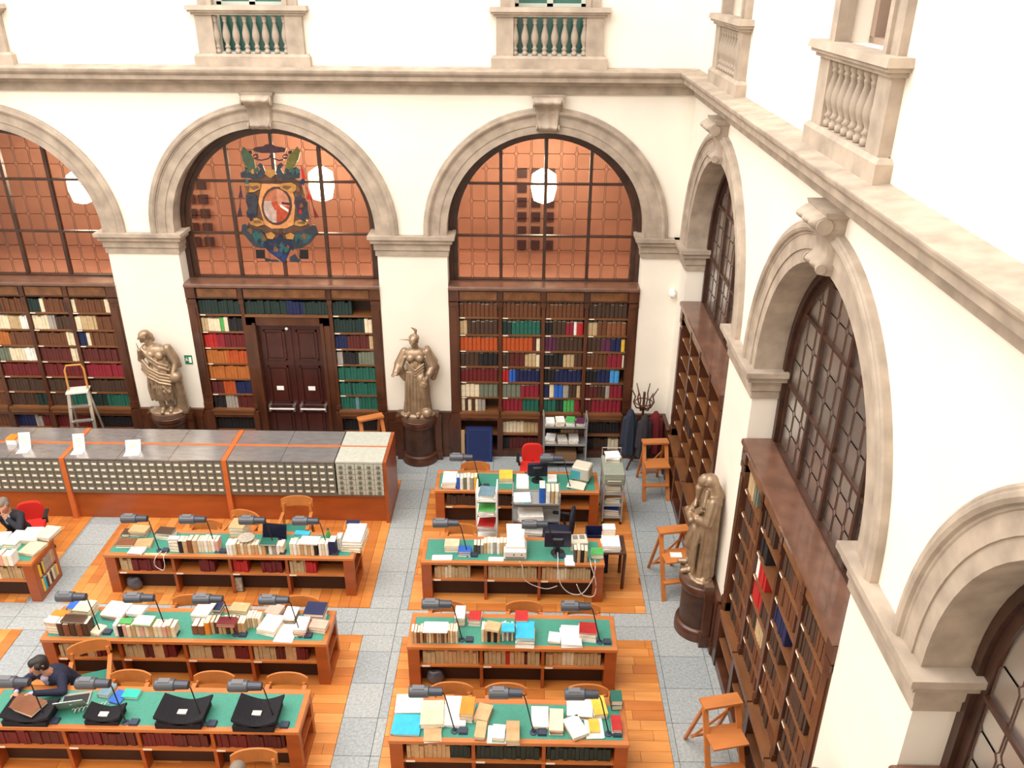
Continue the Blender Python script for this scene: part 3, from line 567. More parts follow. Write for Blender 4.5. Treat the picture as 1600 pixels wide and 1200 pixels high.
bookcase(BACKF, a, c, B3, 'dark bookcase in the back arch nearest the corner', Rw3, Lw3, 3, single=lab3)
a, c = BACK_OPEN[1]; B2 = [(-9.15, -8.33), (-8.26, -6.64), (-6.57, -5.81)]
Rw2 = [[[('inkgreen',1)], [('inkgreen',.5),('navy',.2),('inkgreen',.3)], [('inkgreen',.5),('gap',.5)]],
 [[('sand',.15),('cream',.3),('green',.1),('cream',.1),('black',.35)], None, [('inkgreen',.8),('cream',.2)]], [[('red',.3),('crimson',.2),('maroon',.5)], None, [('navy',.3),('wine',.55),('sand',.1)]],
 [[('rust',.5),('orangered',.5)], None, [('grey',.15),('black',.4),('greygreen',.4)]], [[('rust',1)], None, [('darkgreen',1)]], [[('wine',.3),('orangered',.3),('navy',.4)], None, [('darkgreen',.3),('inkgreen',.05),('darkgreen',.65)]], [[('black',.3),('grey',.3),('wine',.4)], None, [('darkgreen',.4),('greyblue',.1),('darkgreen',.5)]]]
bookcase(BACKF, a, c, B2, 'dark bookcase framing the double door under the crest', Rw2, [[[('black',1)], None, [('black',1)]], [[('umber',1)], None, [('black',1)]]], 5, door=1)
a, c = BACK_OPEN[0]; B1 = bays(a, c, 4); U = [('umber',.4),('leather',.6)]
Rw1 = [[U, U, [('inkgreen',.3),('cream',.1),('leather',.5),('umber',.1)], [('cream',.1),('leather',.75),('cream',.15)]], [U, [('cream',.5),('sand',.3),('white',.2)], [('cream',.4),('grey',.2),('umber',.4)], [('cream',.15),('sand',.4),('leather',.45)]],
 [U, [('rust',.4),('leather',.6)], [('leather',.8),('cream',.2)], [('navy',.2),('cream',.1),('leather',.7)]], [U, [('greygreen',.3),('cream',.4),('white',.3)], [('wine',.8),('cream',.2)], [('wine',1)]], [U, [('maroon',1)], [('maroon',1)], [('crimson',1)]],
 [U, [('umber',1)], [('umber',.6),('wine',.4)], [('umber',1)]], [U, [('umber',.7),('inkgreen',.3)], [('umber',.5),('darkgreen',.5)], [('inkgreen',.4),('darkgreen',.6)]]]
bookcase(BACKF, a, c, B1, 'dark bookcase in the leftmost back arch behind the aluminium ladder', Rw1, [[U, [('navy',.5),('grey',.2),('maroon',.3)], [('maroon',1)], [('black',1)]], [U, U, U, U]], 8)
# right wall: mostly empty far case, fuller near cases
E_ = None; V = [('umber',.5),('leather',.5)]
a, c = RIGHT_OPEN[0]
bookcase(RIGHTF, a, c, bays(a, c, 4), 'dark nearly empty bookcase on the right wall by the coat stand', [[E_]*4, [E_, E_, E_, [('leather',.5),('gap',.5)]], [E_]*4, [E_]*4, [E_, [('umber',.6),('gap',.4)], E_, E_], [E_]*4, [E_]*4], [[E_]*4, [E_]*4], 11)
a, c = RIGHT_OPEN[1]
bookcase(RIGHTF, a, c, bays(a, c, 4), 'dark bookcase on the right wall beyond the near step stool', [[[('sand',.4),('greygreen',.2),('gap',.4)], [('umber',.6),('gap',.4)], V, V], [V, [('black',.4),('gap',.6)], [('leather',.8),('gap',.2)], V], [V, [('white',.15),('red',.35),('gap',.5)], [('navy',.6),('gap',.4)], V], [V, [('red',.5),('umber',.5)], [('umber',.5),('gap',.5)], [('umber',.7),('gap',.3)]], [V, [('umber',.4),('sand',.4),('gap',.2)], V, V], [V, V, [('leather',.7),('gap',.3)], V], [V, V, V, V]], [[V, V, E_, V], [E_, V, V, E_]], 12)
a, c = RIGHT_OPEN[2]
bookcase(RIGHTF, a, c, bays(a, c, 4), 'dark bookcase on the right wall nearest the camera', [[V]*4, [V]*4, [V]*4, [V]*4, [V]*4, [V]*4, [V]*4], [[V]*4, [V]*4], 13)
# ---- double door
d = bpy.data.objects.new('door_1', None); C.objects.link(d); struct(d, 'dark mahogany double door with push bars under the crest window'); d.location = (-7.45, .1, 0)
b = MB().box(-.81, -.62, -.1, .12, 0, 3.024).box(.62, .81, -.1, .12, 0, 3.024).box(-.81, .81, -.1, .12, 2.85, 3.024)
for s in (-1, 1): b.box(s*.66-.03, s*.66+.03, -.13, -.1, 0, 2.9)
b.build('door_frame', DARKW, d)
for s in (-1, 1):
    x0, x1 = sorted((s*.015, s*.62)); lf = MB().box(x0, x1, .0, .05, .02, 2.85).build('door_leaf', DOORW, d)
    for z0, z1 in ((.18, .95), (1.12, 1.95), (2.08, 2.72)):
        m0, m1 = x0+.1, x1-.1
        fr = MB().box(m0, m1, -.03, 0, z0, z0+.03).box(m0, m1, -.03, 0, z1-.03, z1).box(m0, m0+.03, -.03, 0, z0, z1).box(m1-.03, m1, -.03, 0, z0, z1); fr.build('panel_moulding', DOORW, lf)
        MB().prism([(m0+.06, z0+.06), (m1-.06, z0+.06), (m1-.06, z1-.06), (m0+.06, z1-.06)], -.02, 0, 'y').build('raised_panel', DOORW, lf)
    MB().tube([(x0+.05, -.09, 1.02), (x1-.05, -.09, 1.02)], .022, 8).box(x0+.03, x0+.08, -.1, 0, .96, 1.1).box(x1-.08, x1-.03, -.1, 0, .96, 1.1).build('push_bar', mat('chrome', (.75, .75, .72), .25, metal=.9), lf)
    MB().box((x0+x1)/2-.07, (x0+x1)/2+.07, -.036, -.03, 1.42, 1.51).build('notice', WHITEP, lf)
MB().box(-.02, .02, -.02, .0, .02, 2.85).build('meeting_stile', DOORW, d)
MB().lathe([(.03, 0), (.03, .02), (.015, .035)], 10).build('door_sensor', WHITEP, d, loc=(-.05, -.03, 2.76), rot=(PI/2, 0, 0))
# ---- wainscot on the piers
def wainscot(k, M, a, c, label):
    o = MB().box(a-.0, c+.0, -.05, 0, 0, 1.0).box(a, c, -.075, 0, .98, 1.03).box(a, c, -.07, 0, 0, .17).box(a, c, -.06, 0, .86, .9).build('trim_%d' % k, DARKW); o.matrix_world = M; struct(o, label)
    for x0, x1 in ((a+.03, a+.22), (c-.22, c-.03)):
        p = MB().box(x0, x1, -.085, -.05, .0, .2).box(x0, x1, -.08, -.05, .86, 1.0).box(x0+.03, x1-.03, -.07, -.05, .2, .86).build('wainscot_pilaster', DARKW, o)
wainscot(2, BACKF, -10.66, -9.34, 'dark panelling at the foot of the left back pier')
wainscot(3, BACKF, -5.62, -4.32, 'dark panelling at the foot of the centre back pier')
wainscot(4, BACKF, -.70, 0, 'dark panelling at the foot of the back corner')
wainscot(5, RIGHTF, .08, .68, 'dark panelling at the foot of the right wall corner')
wainscot(6, RIGHTF, 4.35, 5.68, 'dark panelling at the foot of the right wall pier')
wainscot(7, RIGHTF, 9.35, 10.68, 'dark panelling at the foot of the near right pier')
# ---- pedestals
def pedestal(M, u, label):
    t = thing('statue_pedestal', label, 'pedestal', group='half-round wooden statue pedestals'); t.matrix_world = M @ Matrix.Translation((u, 0, 0))
    def half(prof, name, m_, s_=True):
        b = MB()
        pr = [(r, z) for r, z in prof]; b.lathe(pr, 22, PI, 2*PI, (0, -.14)); o = b.build(name, m_, t); shade_auto(o, 40)
    half([(.37, 0), (.37, .10), (.355, .13), (.365, .15), (.355, .18), (.32, .20), (.32, .21)], 'plinth', DARKW)
    half([(.31, .2), (.31, .82)], 'drum', mat('drum_walnut', (.055, .022, .012), .45, var=.4, scale=6))
    half([(.31, .80), (.33, .82), (.35, .86), (.345, .89), (.37, .91), (.37, .98), (.35, 1.0), (.35, 1.02)], 'capital', DARKW)
    for s in (-1, 1):
        x0, x1 = sorted((s*.33, s*.45)); MB().box(x0, x1, -.19, -.08, 0, 1.0).box(x0-.012, x1+.012, -.215, -.08, 0, .19).box(x0-.012, x1+.012, -.21, -.08, .86, .99).build('side_pilaster', DARKW, t)
    MB().box(-.34, .34, -.16, -.08, 0, 1.0).build('core', DARKW, t)
    tp = MB(); tp.prism([(-.41, -.08), (-.41, -.22), (-.33, -.22)] + [(.33*math.cos(PI+PI*k/16), -.2+.31*math.sin(PI+PI*k/16)) for k in range(17)] + [(.33, -.22), (.41, -.22), (.41, -.08)], 1.0, 1.09, 'z'); tp.build('top_slab', mat('slab_brown', (.15, .085, .055), .5, var=.3, scale=6), t)
pedestal(BACKF, -10.0, 'half-round walnut pedestal under the leaning draped statue, left')
pedestal(BACKF, -4.97, 'half-round walnut pedestal under the statue with the ball')
pedestal(RIGHTF, 5.05, 'half-round walnut pedestal under the hooded statue on the right wall')
pedestal(RIGHTF, 9.98, 'half-round walnut pedestal at the bottom edge, right wall')
# ================================================================ figures from blended limbs
def cap(a, b, ra, rb=None, m=0): return ('cap', Vector(a), Vector(b), ra, ra if rb is None else rb, m)
def ell(c, r, m=0): return ('ell', Vector(c), Vector(r), m)
def figure(name, prims, mats, voxel=.012, smooth=4, extra=None):
    """one continuous surface: overlapping limbs are voxel-remeshed into a single skin"""
    b = MB()
    for p in prims:
        if p[0] == 'cap':
            _, A, B_, ra, rb, m = p; d = (B_-A); L = d.length; d = d.normalized() if L > 1e-6 else Vector((0, 0, 1))
            x = d.orthogonal().normalized(); y = d.cross(x); rings = []
            n = 12
            for k in range(1, 4): t = PI/2*k/4; rings.append((A - d*ra*math.cos(t), ra*math.sin(t)))
            rings.append((A, ra)); rings.append((B_, rb))
            for k in range(3, 0, -1): t = PI/2*k/4; rings.append((B_ + d*rb*math.cos(t), rb*math.sin(t)))
            vs = [c + (x*math.cos(2*PI*j/n)+y*math.sin(2*PI*j/n))*r for c, r in rings for j in range(n)]
            R_ = len(rings); b.add(vs, [(i*n+j, i*n+(j+1) % n, (i+1)*n+(j+1) % n, (i+1)*n+j) for i in range(R_-1) for j in range(n)] + [tuple(range(n))[::-1], tuple(range((R_-1)*n, R_*n))])
        else:
            _, c, r, m = p; n = 14; pr = [(math.sin(PI*k/10), -math.cos(PI*k/10)) for k in range(1, 10)]
            vs = [(c.x+r.x*q*math.cos(2*PI*j/n), c.y+r.y*q*math.sin(2*PI*j/n), c.z+r.z*z) for q, z in pr for j in range(n)]
            b.add(vs, [(i*n+j, i*n+(j+1) % n, (i+1)*n+(j+1) % n, (i+1)*n+j) for i in range(8) for j in range(n)] + [tuple(range(n))[::-1], tuple(range(8*n, 9*n))])
    if extra: extra(b)
    tmp = b.build('tmp', BRONZE); md = tmp.modifiers.new('r', 'REMESH'); md.mode = 'VOXEL'; md.voxel_size = voxel
    sm = tmp.modifiers.new('s', 'SMOOTH'); sm.iterations = smooth; sm.factor = .5
    dg = bpy.context.evaluated_depsgraph_get(); me = bpy.data.meshes.new_from_object(tmp.evaluated_get(dg)); bpy.data.objects.remove(tmp, do_unlink=True)
    me.name = name; me.materials.clear()
    for m in mats: me.materials.append(m)
    n = len(me.polygons); cen = np.empty(n*3); me.polygons.foreach_get('center', cen); cen = cen.reshape(-1, 3)
    if len(mats) > 1:
        best = np.full(n, 1e9); idx = np.zeros(n, int)
        for p in prims:
            if p[0] == 'cap':
                A = np.array(p[1]); D = np.array(p[2])-A; L2 = max(D@D, 1e-9); tt = np.clip((cen-A)@D/L2, 0, 1); dd = np.linalg.norm(cen-A-tt[:, None]*D, axis=1)-(p[3]+(p[4]-p[3])*tt)
            else: r = np.array(p[2]); q = np.linalg.norm((cen-np.array(p[1]))/r, axis=1); dd = (q-1)*r.min()
            k = dd < best; best[k] = dd[k]; idx[k] = p[-1]
        me.polygons.foreach_set('material_index', idx.astype(np.int32))
    me.polygons.foreach_set('use_smooth', [True]*n); me.update()
    return me
def robe(b, secs, n=56, folds=9, amp=.05, ph=0, tw=0.):
    vs = []
    for i, (z, cx, cy, rx, ry, k) in enumerate(secs):
        for j in range(n):
            t = 2*PI*j/n; q = 1+k*amp*(math.sin(folds*t+ph+tw*z)+.5*math.sin((folds*2+1)*t+1.3+ph-tw*1.7*z)); vs.append((cx+rx*q*math.cos(t), cy+ry*q*math.sin(t), z))
    R_ = len(secs); b.add(vs, [(i*n+j, i*n+(j+1) % n, (i+1)*n+(j+1) % n, (i+1)*n+j) for i in range(R_-1) for j in range(n)] + [tuple(range(n))[::-1], tuple(range((R_-1)*n, R_*n))])
def head(c, f=(0, -1, 0), m=0, mh=0, s=1.0):
    """head facing f with nose, brow, jaw, ears and hair cap"""
    c = Vector(c); f = Vector(f).normalized(); sd = f.cross(Vector((0, 0, 1)))
    sd = sd.normalized() if sd.length > .1 else Vector((1, 0, 0)); up = sd.cross(f).normalized()
    P = lambda a, b_, d: c + f*a*s + sd*b_*s + up*d*s
    return [cap(P(.005, 0, .03), P(-.02, 0, .035), .088*s, .09*s, mh), cap(P(.03, 0, -.02), P(.035, 0, -.07), .068*s, .045*s, m), cap(P(.09, 0, .015), P(.112, 0, -.022), .012*s, .016*s, m),
            cap(P(.075, -.035, .02), P(.075, .035, .02), .022*s, .022*s, m), cap(P(.082, -.018, -.062), P(.082, .018, -.062), .013*s, .013*s, m), cap(P(.07, 0, -.098), P(.06, 0, -.098), .022*s, .02*s, m),
            cap(P(-.01, -.085, -.0), P(-.01, -.085, -.03), .017*s, .012*s, m), cap(P(-.01, .085, -.0), P(-.01, .085, -.03), .017*s, .012*s, m), cap(P(-.03, 0, -.06), P(-.04, 0, -.15), .055*s, .06*s, m)]
def hand(w, d, up, m, curl=.5, side=1, s=1.0):
    """palm with four fingers and a thumb, from wrist w toward d"""
    w = Vector(w); d = Vector(d).normalized(); up = Vector(up).normalized(); sd = d.cross(up).normalized()*side; up = sd.cross(d).normalized()*side
    out = [cap(w, w+d*.05*s, .026*s, .03*s, m), cap(w+d*.05*s-sd*.02*s, w+d*.05*s+sd*.02*s, .022*s, .022*s, m)]
    for k, (o, L) in enumerate(((-.03, .062), (-.01, .072), (.01, .068), (.03, .052))):
        a = w+d*.07*s+sd*o*s; b_ = a+(d*(1-curl*.3)-up*curl*.5)*L*.55*s; e = b_+(d*(1-curl)-up*curl)*L*.5*s
        out += [cap(a, b_, .0105*s, .0095*s, m), cap(b_, e, .0095*s, .008*s, m)]
    a = w+d*.025*s-sd*.028*s; b_ = a+(d*.6-sd*.7)*.035*s; out += [cap(a, b_, .013*s, .011*s, m), cap(b_, b_+(d*.9-up*.2)*.03*s, .011*s, .009*s, m)]
    return out
def statue(M, u, label, prims, secs, folds, amp, tw=0., extra=None):
    def ex(b):
        robe(b, secs, 72, folds, amp, .7, tw)
        if extra: extra(b)
    me = figure('statue', prims, [BRONZE], .0105, 1, ex)
    o = link('statue', me); o.matrix_world = M @ Matrix.Translation((u, -.2, 1.09)); tag(o, label, 'statue', 'bronze statues on pier pedestals'); return o
def folds(pts, r0, n, off, r1=None): # parallel drapery ridges along a polyline
    out = []
    for k in range(n):
        o = Vector(off)*k; r = r0*(1-.08*k)
        for p, q in zip(pts[:-1], pts[1:]): out.append(cap(Vector(p)+o, Vector(q)+o, r, r))
    return out
BASE = [cap((-.25, -.02, .01), (.25, -.02, .01), .06), ell((0, -.04, .0), (.36, .2, .06))]
# statue 1: leaning, head turned to its right, drapery across the hips, globe on a stump
st1 = BASE + head((-.19, -.05, 1.60), (-.9, -.45, -.12)) + [ell((-.17, -.03, 1.66), (.10, .10, .07)), cap((-.15, -.02, 1.50), (-.10, 0, 1.38), .06, .08), ell((-.03, 0, 1.27), (.25, .15, .16)), ell((.0, -.01, 1.08), (.19, .14, .2)),
    ell((-.10, -.12, 1.24), (.085, .06, .08)), ell((.07, -.12, 1.22), (.085, .06, .08)), cap((-.22, 0, 1.35), (-.33, -.05, 1.12), .075, .06), cap((-.33, -.05, 1.12), (-.29, -.13, 1.34), .055, .04), cap((-.29, -.13, 1.34), (-.31, -.15, 1.50), .014, .008),
    cap((.2, 0, 1.34), (.33, -.04, 1.05), .085, .065), cap((.33, -.04, 1.05), (.30, -.16, .86), .06, .045), ell((.33, -.12, .78), (.125, .12, .12)), cap((.30, .02, .0), (.27, .02, .70), .12, .10),
    cap((-.06, -.12, .38), (-.03, -.13, .1), .075, .05), cap((-.03, -.13, .1), (-.02, -.24, .05), .05, .04), cap((.10, -.08, .38), (.11, -.08, .08), .07, .05), cap((.11, -.08, .08), (.13, -.18, .05), .05, .04)]
st1 += [ell((-.155, -.0, 1.60), (.1, .1, .09)), cap((-.1, .04, 1.60), (-.07, .06, 1.5), .05, .04)] + folds([(-.26, -.08, 1.36), (-.12, -.16, 1.22), (.05, -.18, 1.10), (.2, -.13, 1.02)], .03, 2, (.02, -.0, -.09)) + [q for k in range(6) for q in folds([(-.2+.075*k, -.15-.04*math.sin(PI*k/5), .80-.02*k), (-.22+.085*k, -.17-.04*math.sin(PI*k/5), .55), (-.2+.08*k, -.16-.03*math.sin(PI*k/5), .3)], .03, 1, (0, 0, 0))] + folds([(-.29, -.08, 1.12), (-.14, -.17, .98), (.06, -.20, .88), (.26, -.16, .82)], .030, 4, (-.01, -.008, -.062)) + folds([(-.20, -.12, .78), (-.10, -.19, .58), (.02, -.2, .46)], .024, 3, (.085, -.006, .01)) + folds([(.22, .06, 1.36), (.32, .07, 1.15), (.37, .05, .95)], .04, 2, (-.03, -.05, 0))
sc1 = [(.27, .0, -.02, .14, .12, .4), (.32, -.01, -.03, .26, .19, 1), (.45, -.01, -.03, .265, .19, 1), (.62, 0, -.02, .24, .175, 1), (.80, .0, -.01, .235, .165, .9), (.95, .02, -.01, .235, .16, .8), (1.08, .0, 0, .20, .14, .4)]
statue(BACKF, -10.0, 'bronze statue leaning with diagonal drapery, beside the green exit sign', st1, sc1, 8, .07, 3)
# statue 2: winged head, wide sleeves, ball at its foot
st2 = BASE + head((-.02, -.06, 1.57), (-.25, -1, -.15)) + [ell((-.01, -.03, 1.63), (.105, .11, .08)), cap((-.08, -.1, 1.62), (-.27, -.14, 1.64), .018, .008), cap((.02, -.03, 1.68), (.03, -.05, 1.80), .02, .03), cap((.03, -.05, 1.80), (-.05, -.07, 1.86), .03, .01),
    cap((0, -.02, 1.48), (0, 0, 1.38), .06, .08), ell((0, 0, 1.28), (.25, .14, .14)), ell((-.09, -.11, 1.23), (.08, .06, .075)), ell((.09, -.11, 1.23), (.08, .06, .075)), ell((0, 0, 1.05), (.18, .13, .2)),
    cap((-.21, 0, 1.33), (-.32, -.05, 1.08), .085, .10), cap((-.32, -.05, 1.08), (-.36, -.2, .98), .09, .075), cap((-.33, -.05, 1.0), (-.22, -.05, .78), .10, .06), cap((.22, 0, 1.33), (.34, -.02, 1.06), .085, .10), cap((.34, -.02, 1.06), (.27, -.17, .94), .09, .07),
    cap((.27, -.17, .94), (.19, -.21, .80), .045, .035), cap((.36, .02, 1.0), (.33, .0, .78), .10, .06), cap((.22, .08, 1.38), (.36, .09, 1.1), .05, .06), ell((.20, -.2, .10), (.105, .105, .1)),
    cap((-.18, -.17, .05), (-.21, -.26, .05), .05, .04), cap((.03, -.17, .05), (.02, -.27, .05), .045, .035), cap((.10, -.12, .82), (.15, -.17, .45), .10, .075), cap((.15, -.17, .45), (.18, -.13, .15), .07, .06)]
st2 += hand((-.36, -.2, .98), (-.5, -.8, -.2), (0, 0, 1), 0, .4, 1, 1.1) + hand((.19, -.21, .80), (-.3, -.3, -1), (0, -1, 0), 0, .3, 1, 1.1)
for k in range(7): x = -.16+k*.05; st2 += folds([(x, -.13-.02*math.sin(k), .95), (x*1.25, -.17, .55), (x*1.35, -.17, .14)], .026, 1, (0, 0, 0))
st2 += folds([(-.16, -.12, 1.15), (0, -.17, 1.0), (.16, -.12, 1.12)], .022, 3, (0, 0, -.06)) + folds([(-.25, -.08, 1.25), (-.31, -.13, 1.08), (-.33, -.13, .92)], .03, 2, (.05, -.01, 0)) + folds([(.25, -.06, 1.25), (.33, -.1, 1.08), (.38, -.07, .92)], .03, 2, (-.05, -.02, 0))
sc2 = [(.06, .0, -.03, .28, .17, 1), (.3, .0, -.03, .25, .16, 1), (.6, 0, -.02, .235, .155, 1), (.85, .0, -.01, .22, .15, .8), (1.0, 0, 0, .18, .13, .4)]
statue(BACKF, -4.97, 'bronze statue with winged head, wide sleeves and a ball at its foot', st2, sc2, 11, .06, 1)
# statue 3: cowled bearded figure reading, cloak to the ground
st3 = BASE + head((0, -.10, 1.53), (-.1, -1, -.55)) + [ell((0, -.03, 1.56), (.12, .12, .10)), cap((0, -.17, 1.44), (0, -.17, 1.26), .06, .03), cap((0, .0, 1.5), (0, .03, 1.32), .11, .17), ell((0, .02, 1.25), (.25, .16, .16)),
    cap((-.2, 0, 1.3), (-.27, -.08, 1.03), .085, .08), cap((-.27, -.08, 1.03), (-.05, -.24, 1.02), .075, .05), cap((.2, 0, 1.3), (.27, -.06, 1.03), .085, .08), cap((.27, -.06, 1.03), (.06, -.25, .98), .075, .05),
    cap((-.14, -.27, .98), (.16, -.27, 1.0), .05, .05), cap((-.06, -.12, .7), (-.09, -.2, .42), .11, .09), cap((-.12, -.22, .06), (-.14, -.3, .05), .05, .04), cap((.08, -.2, .06), (.09, -.3, .05), .05, .04)]
st3 += hand((-.05, -.24, 1.02), (1, -.3, .1), (0, 0, 1), 0, .5, 1, 1.1) + hand((.06, -.25, .98), (-1, -.3, .1), (0, 0, 1), 0, .5, -1, 1.1)
for k in range(7): x = -.2+k*.065; st3 += folds([(x*.8, -.10, .95), (x, -.17, .55), (x*1.15, -.18, .1)], .028, 1, (0, 0, 0))
st3 += folds([(-.12, -.08, 1.45), (-.2, -.12, 1.25), (-.05, -.19, 1.1)], .03, 2, (.02, -.02, -.08)) + folds([(.12, -.08, 1.45), (.2, -.12, 1.25), (.08, -.19, 1.1)], .03, 2, (-.02, -.02, -.08))
sc3 = [(.04, .0, .0, .29, .18, 1), (.3, .0, .0, .27, .18, 1), (.6, 0, .01, .26, .17, 1), (.9, .0, .01, .25, .16, .9), (1.2, 0, .02, .24, .15, .6), (1.38, 0, .03, .17, .11, .3)]
s3 = statue(RIGHTF, 5.05, 'bronze hooded statue looking down on the right wall pedestal', st3, sc3, 9, .06, .6)
s4 = s3.copy(); C.objects.link(s4); s4.matrix_world = RIGHTF @ Matrix.Translation((9.98, -.2, 1.09)); s4['label'] = 'bronze statue of which only the head shows at the bottom edge'
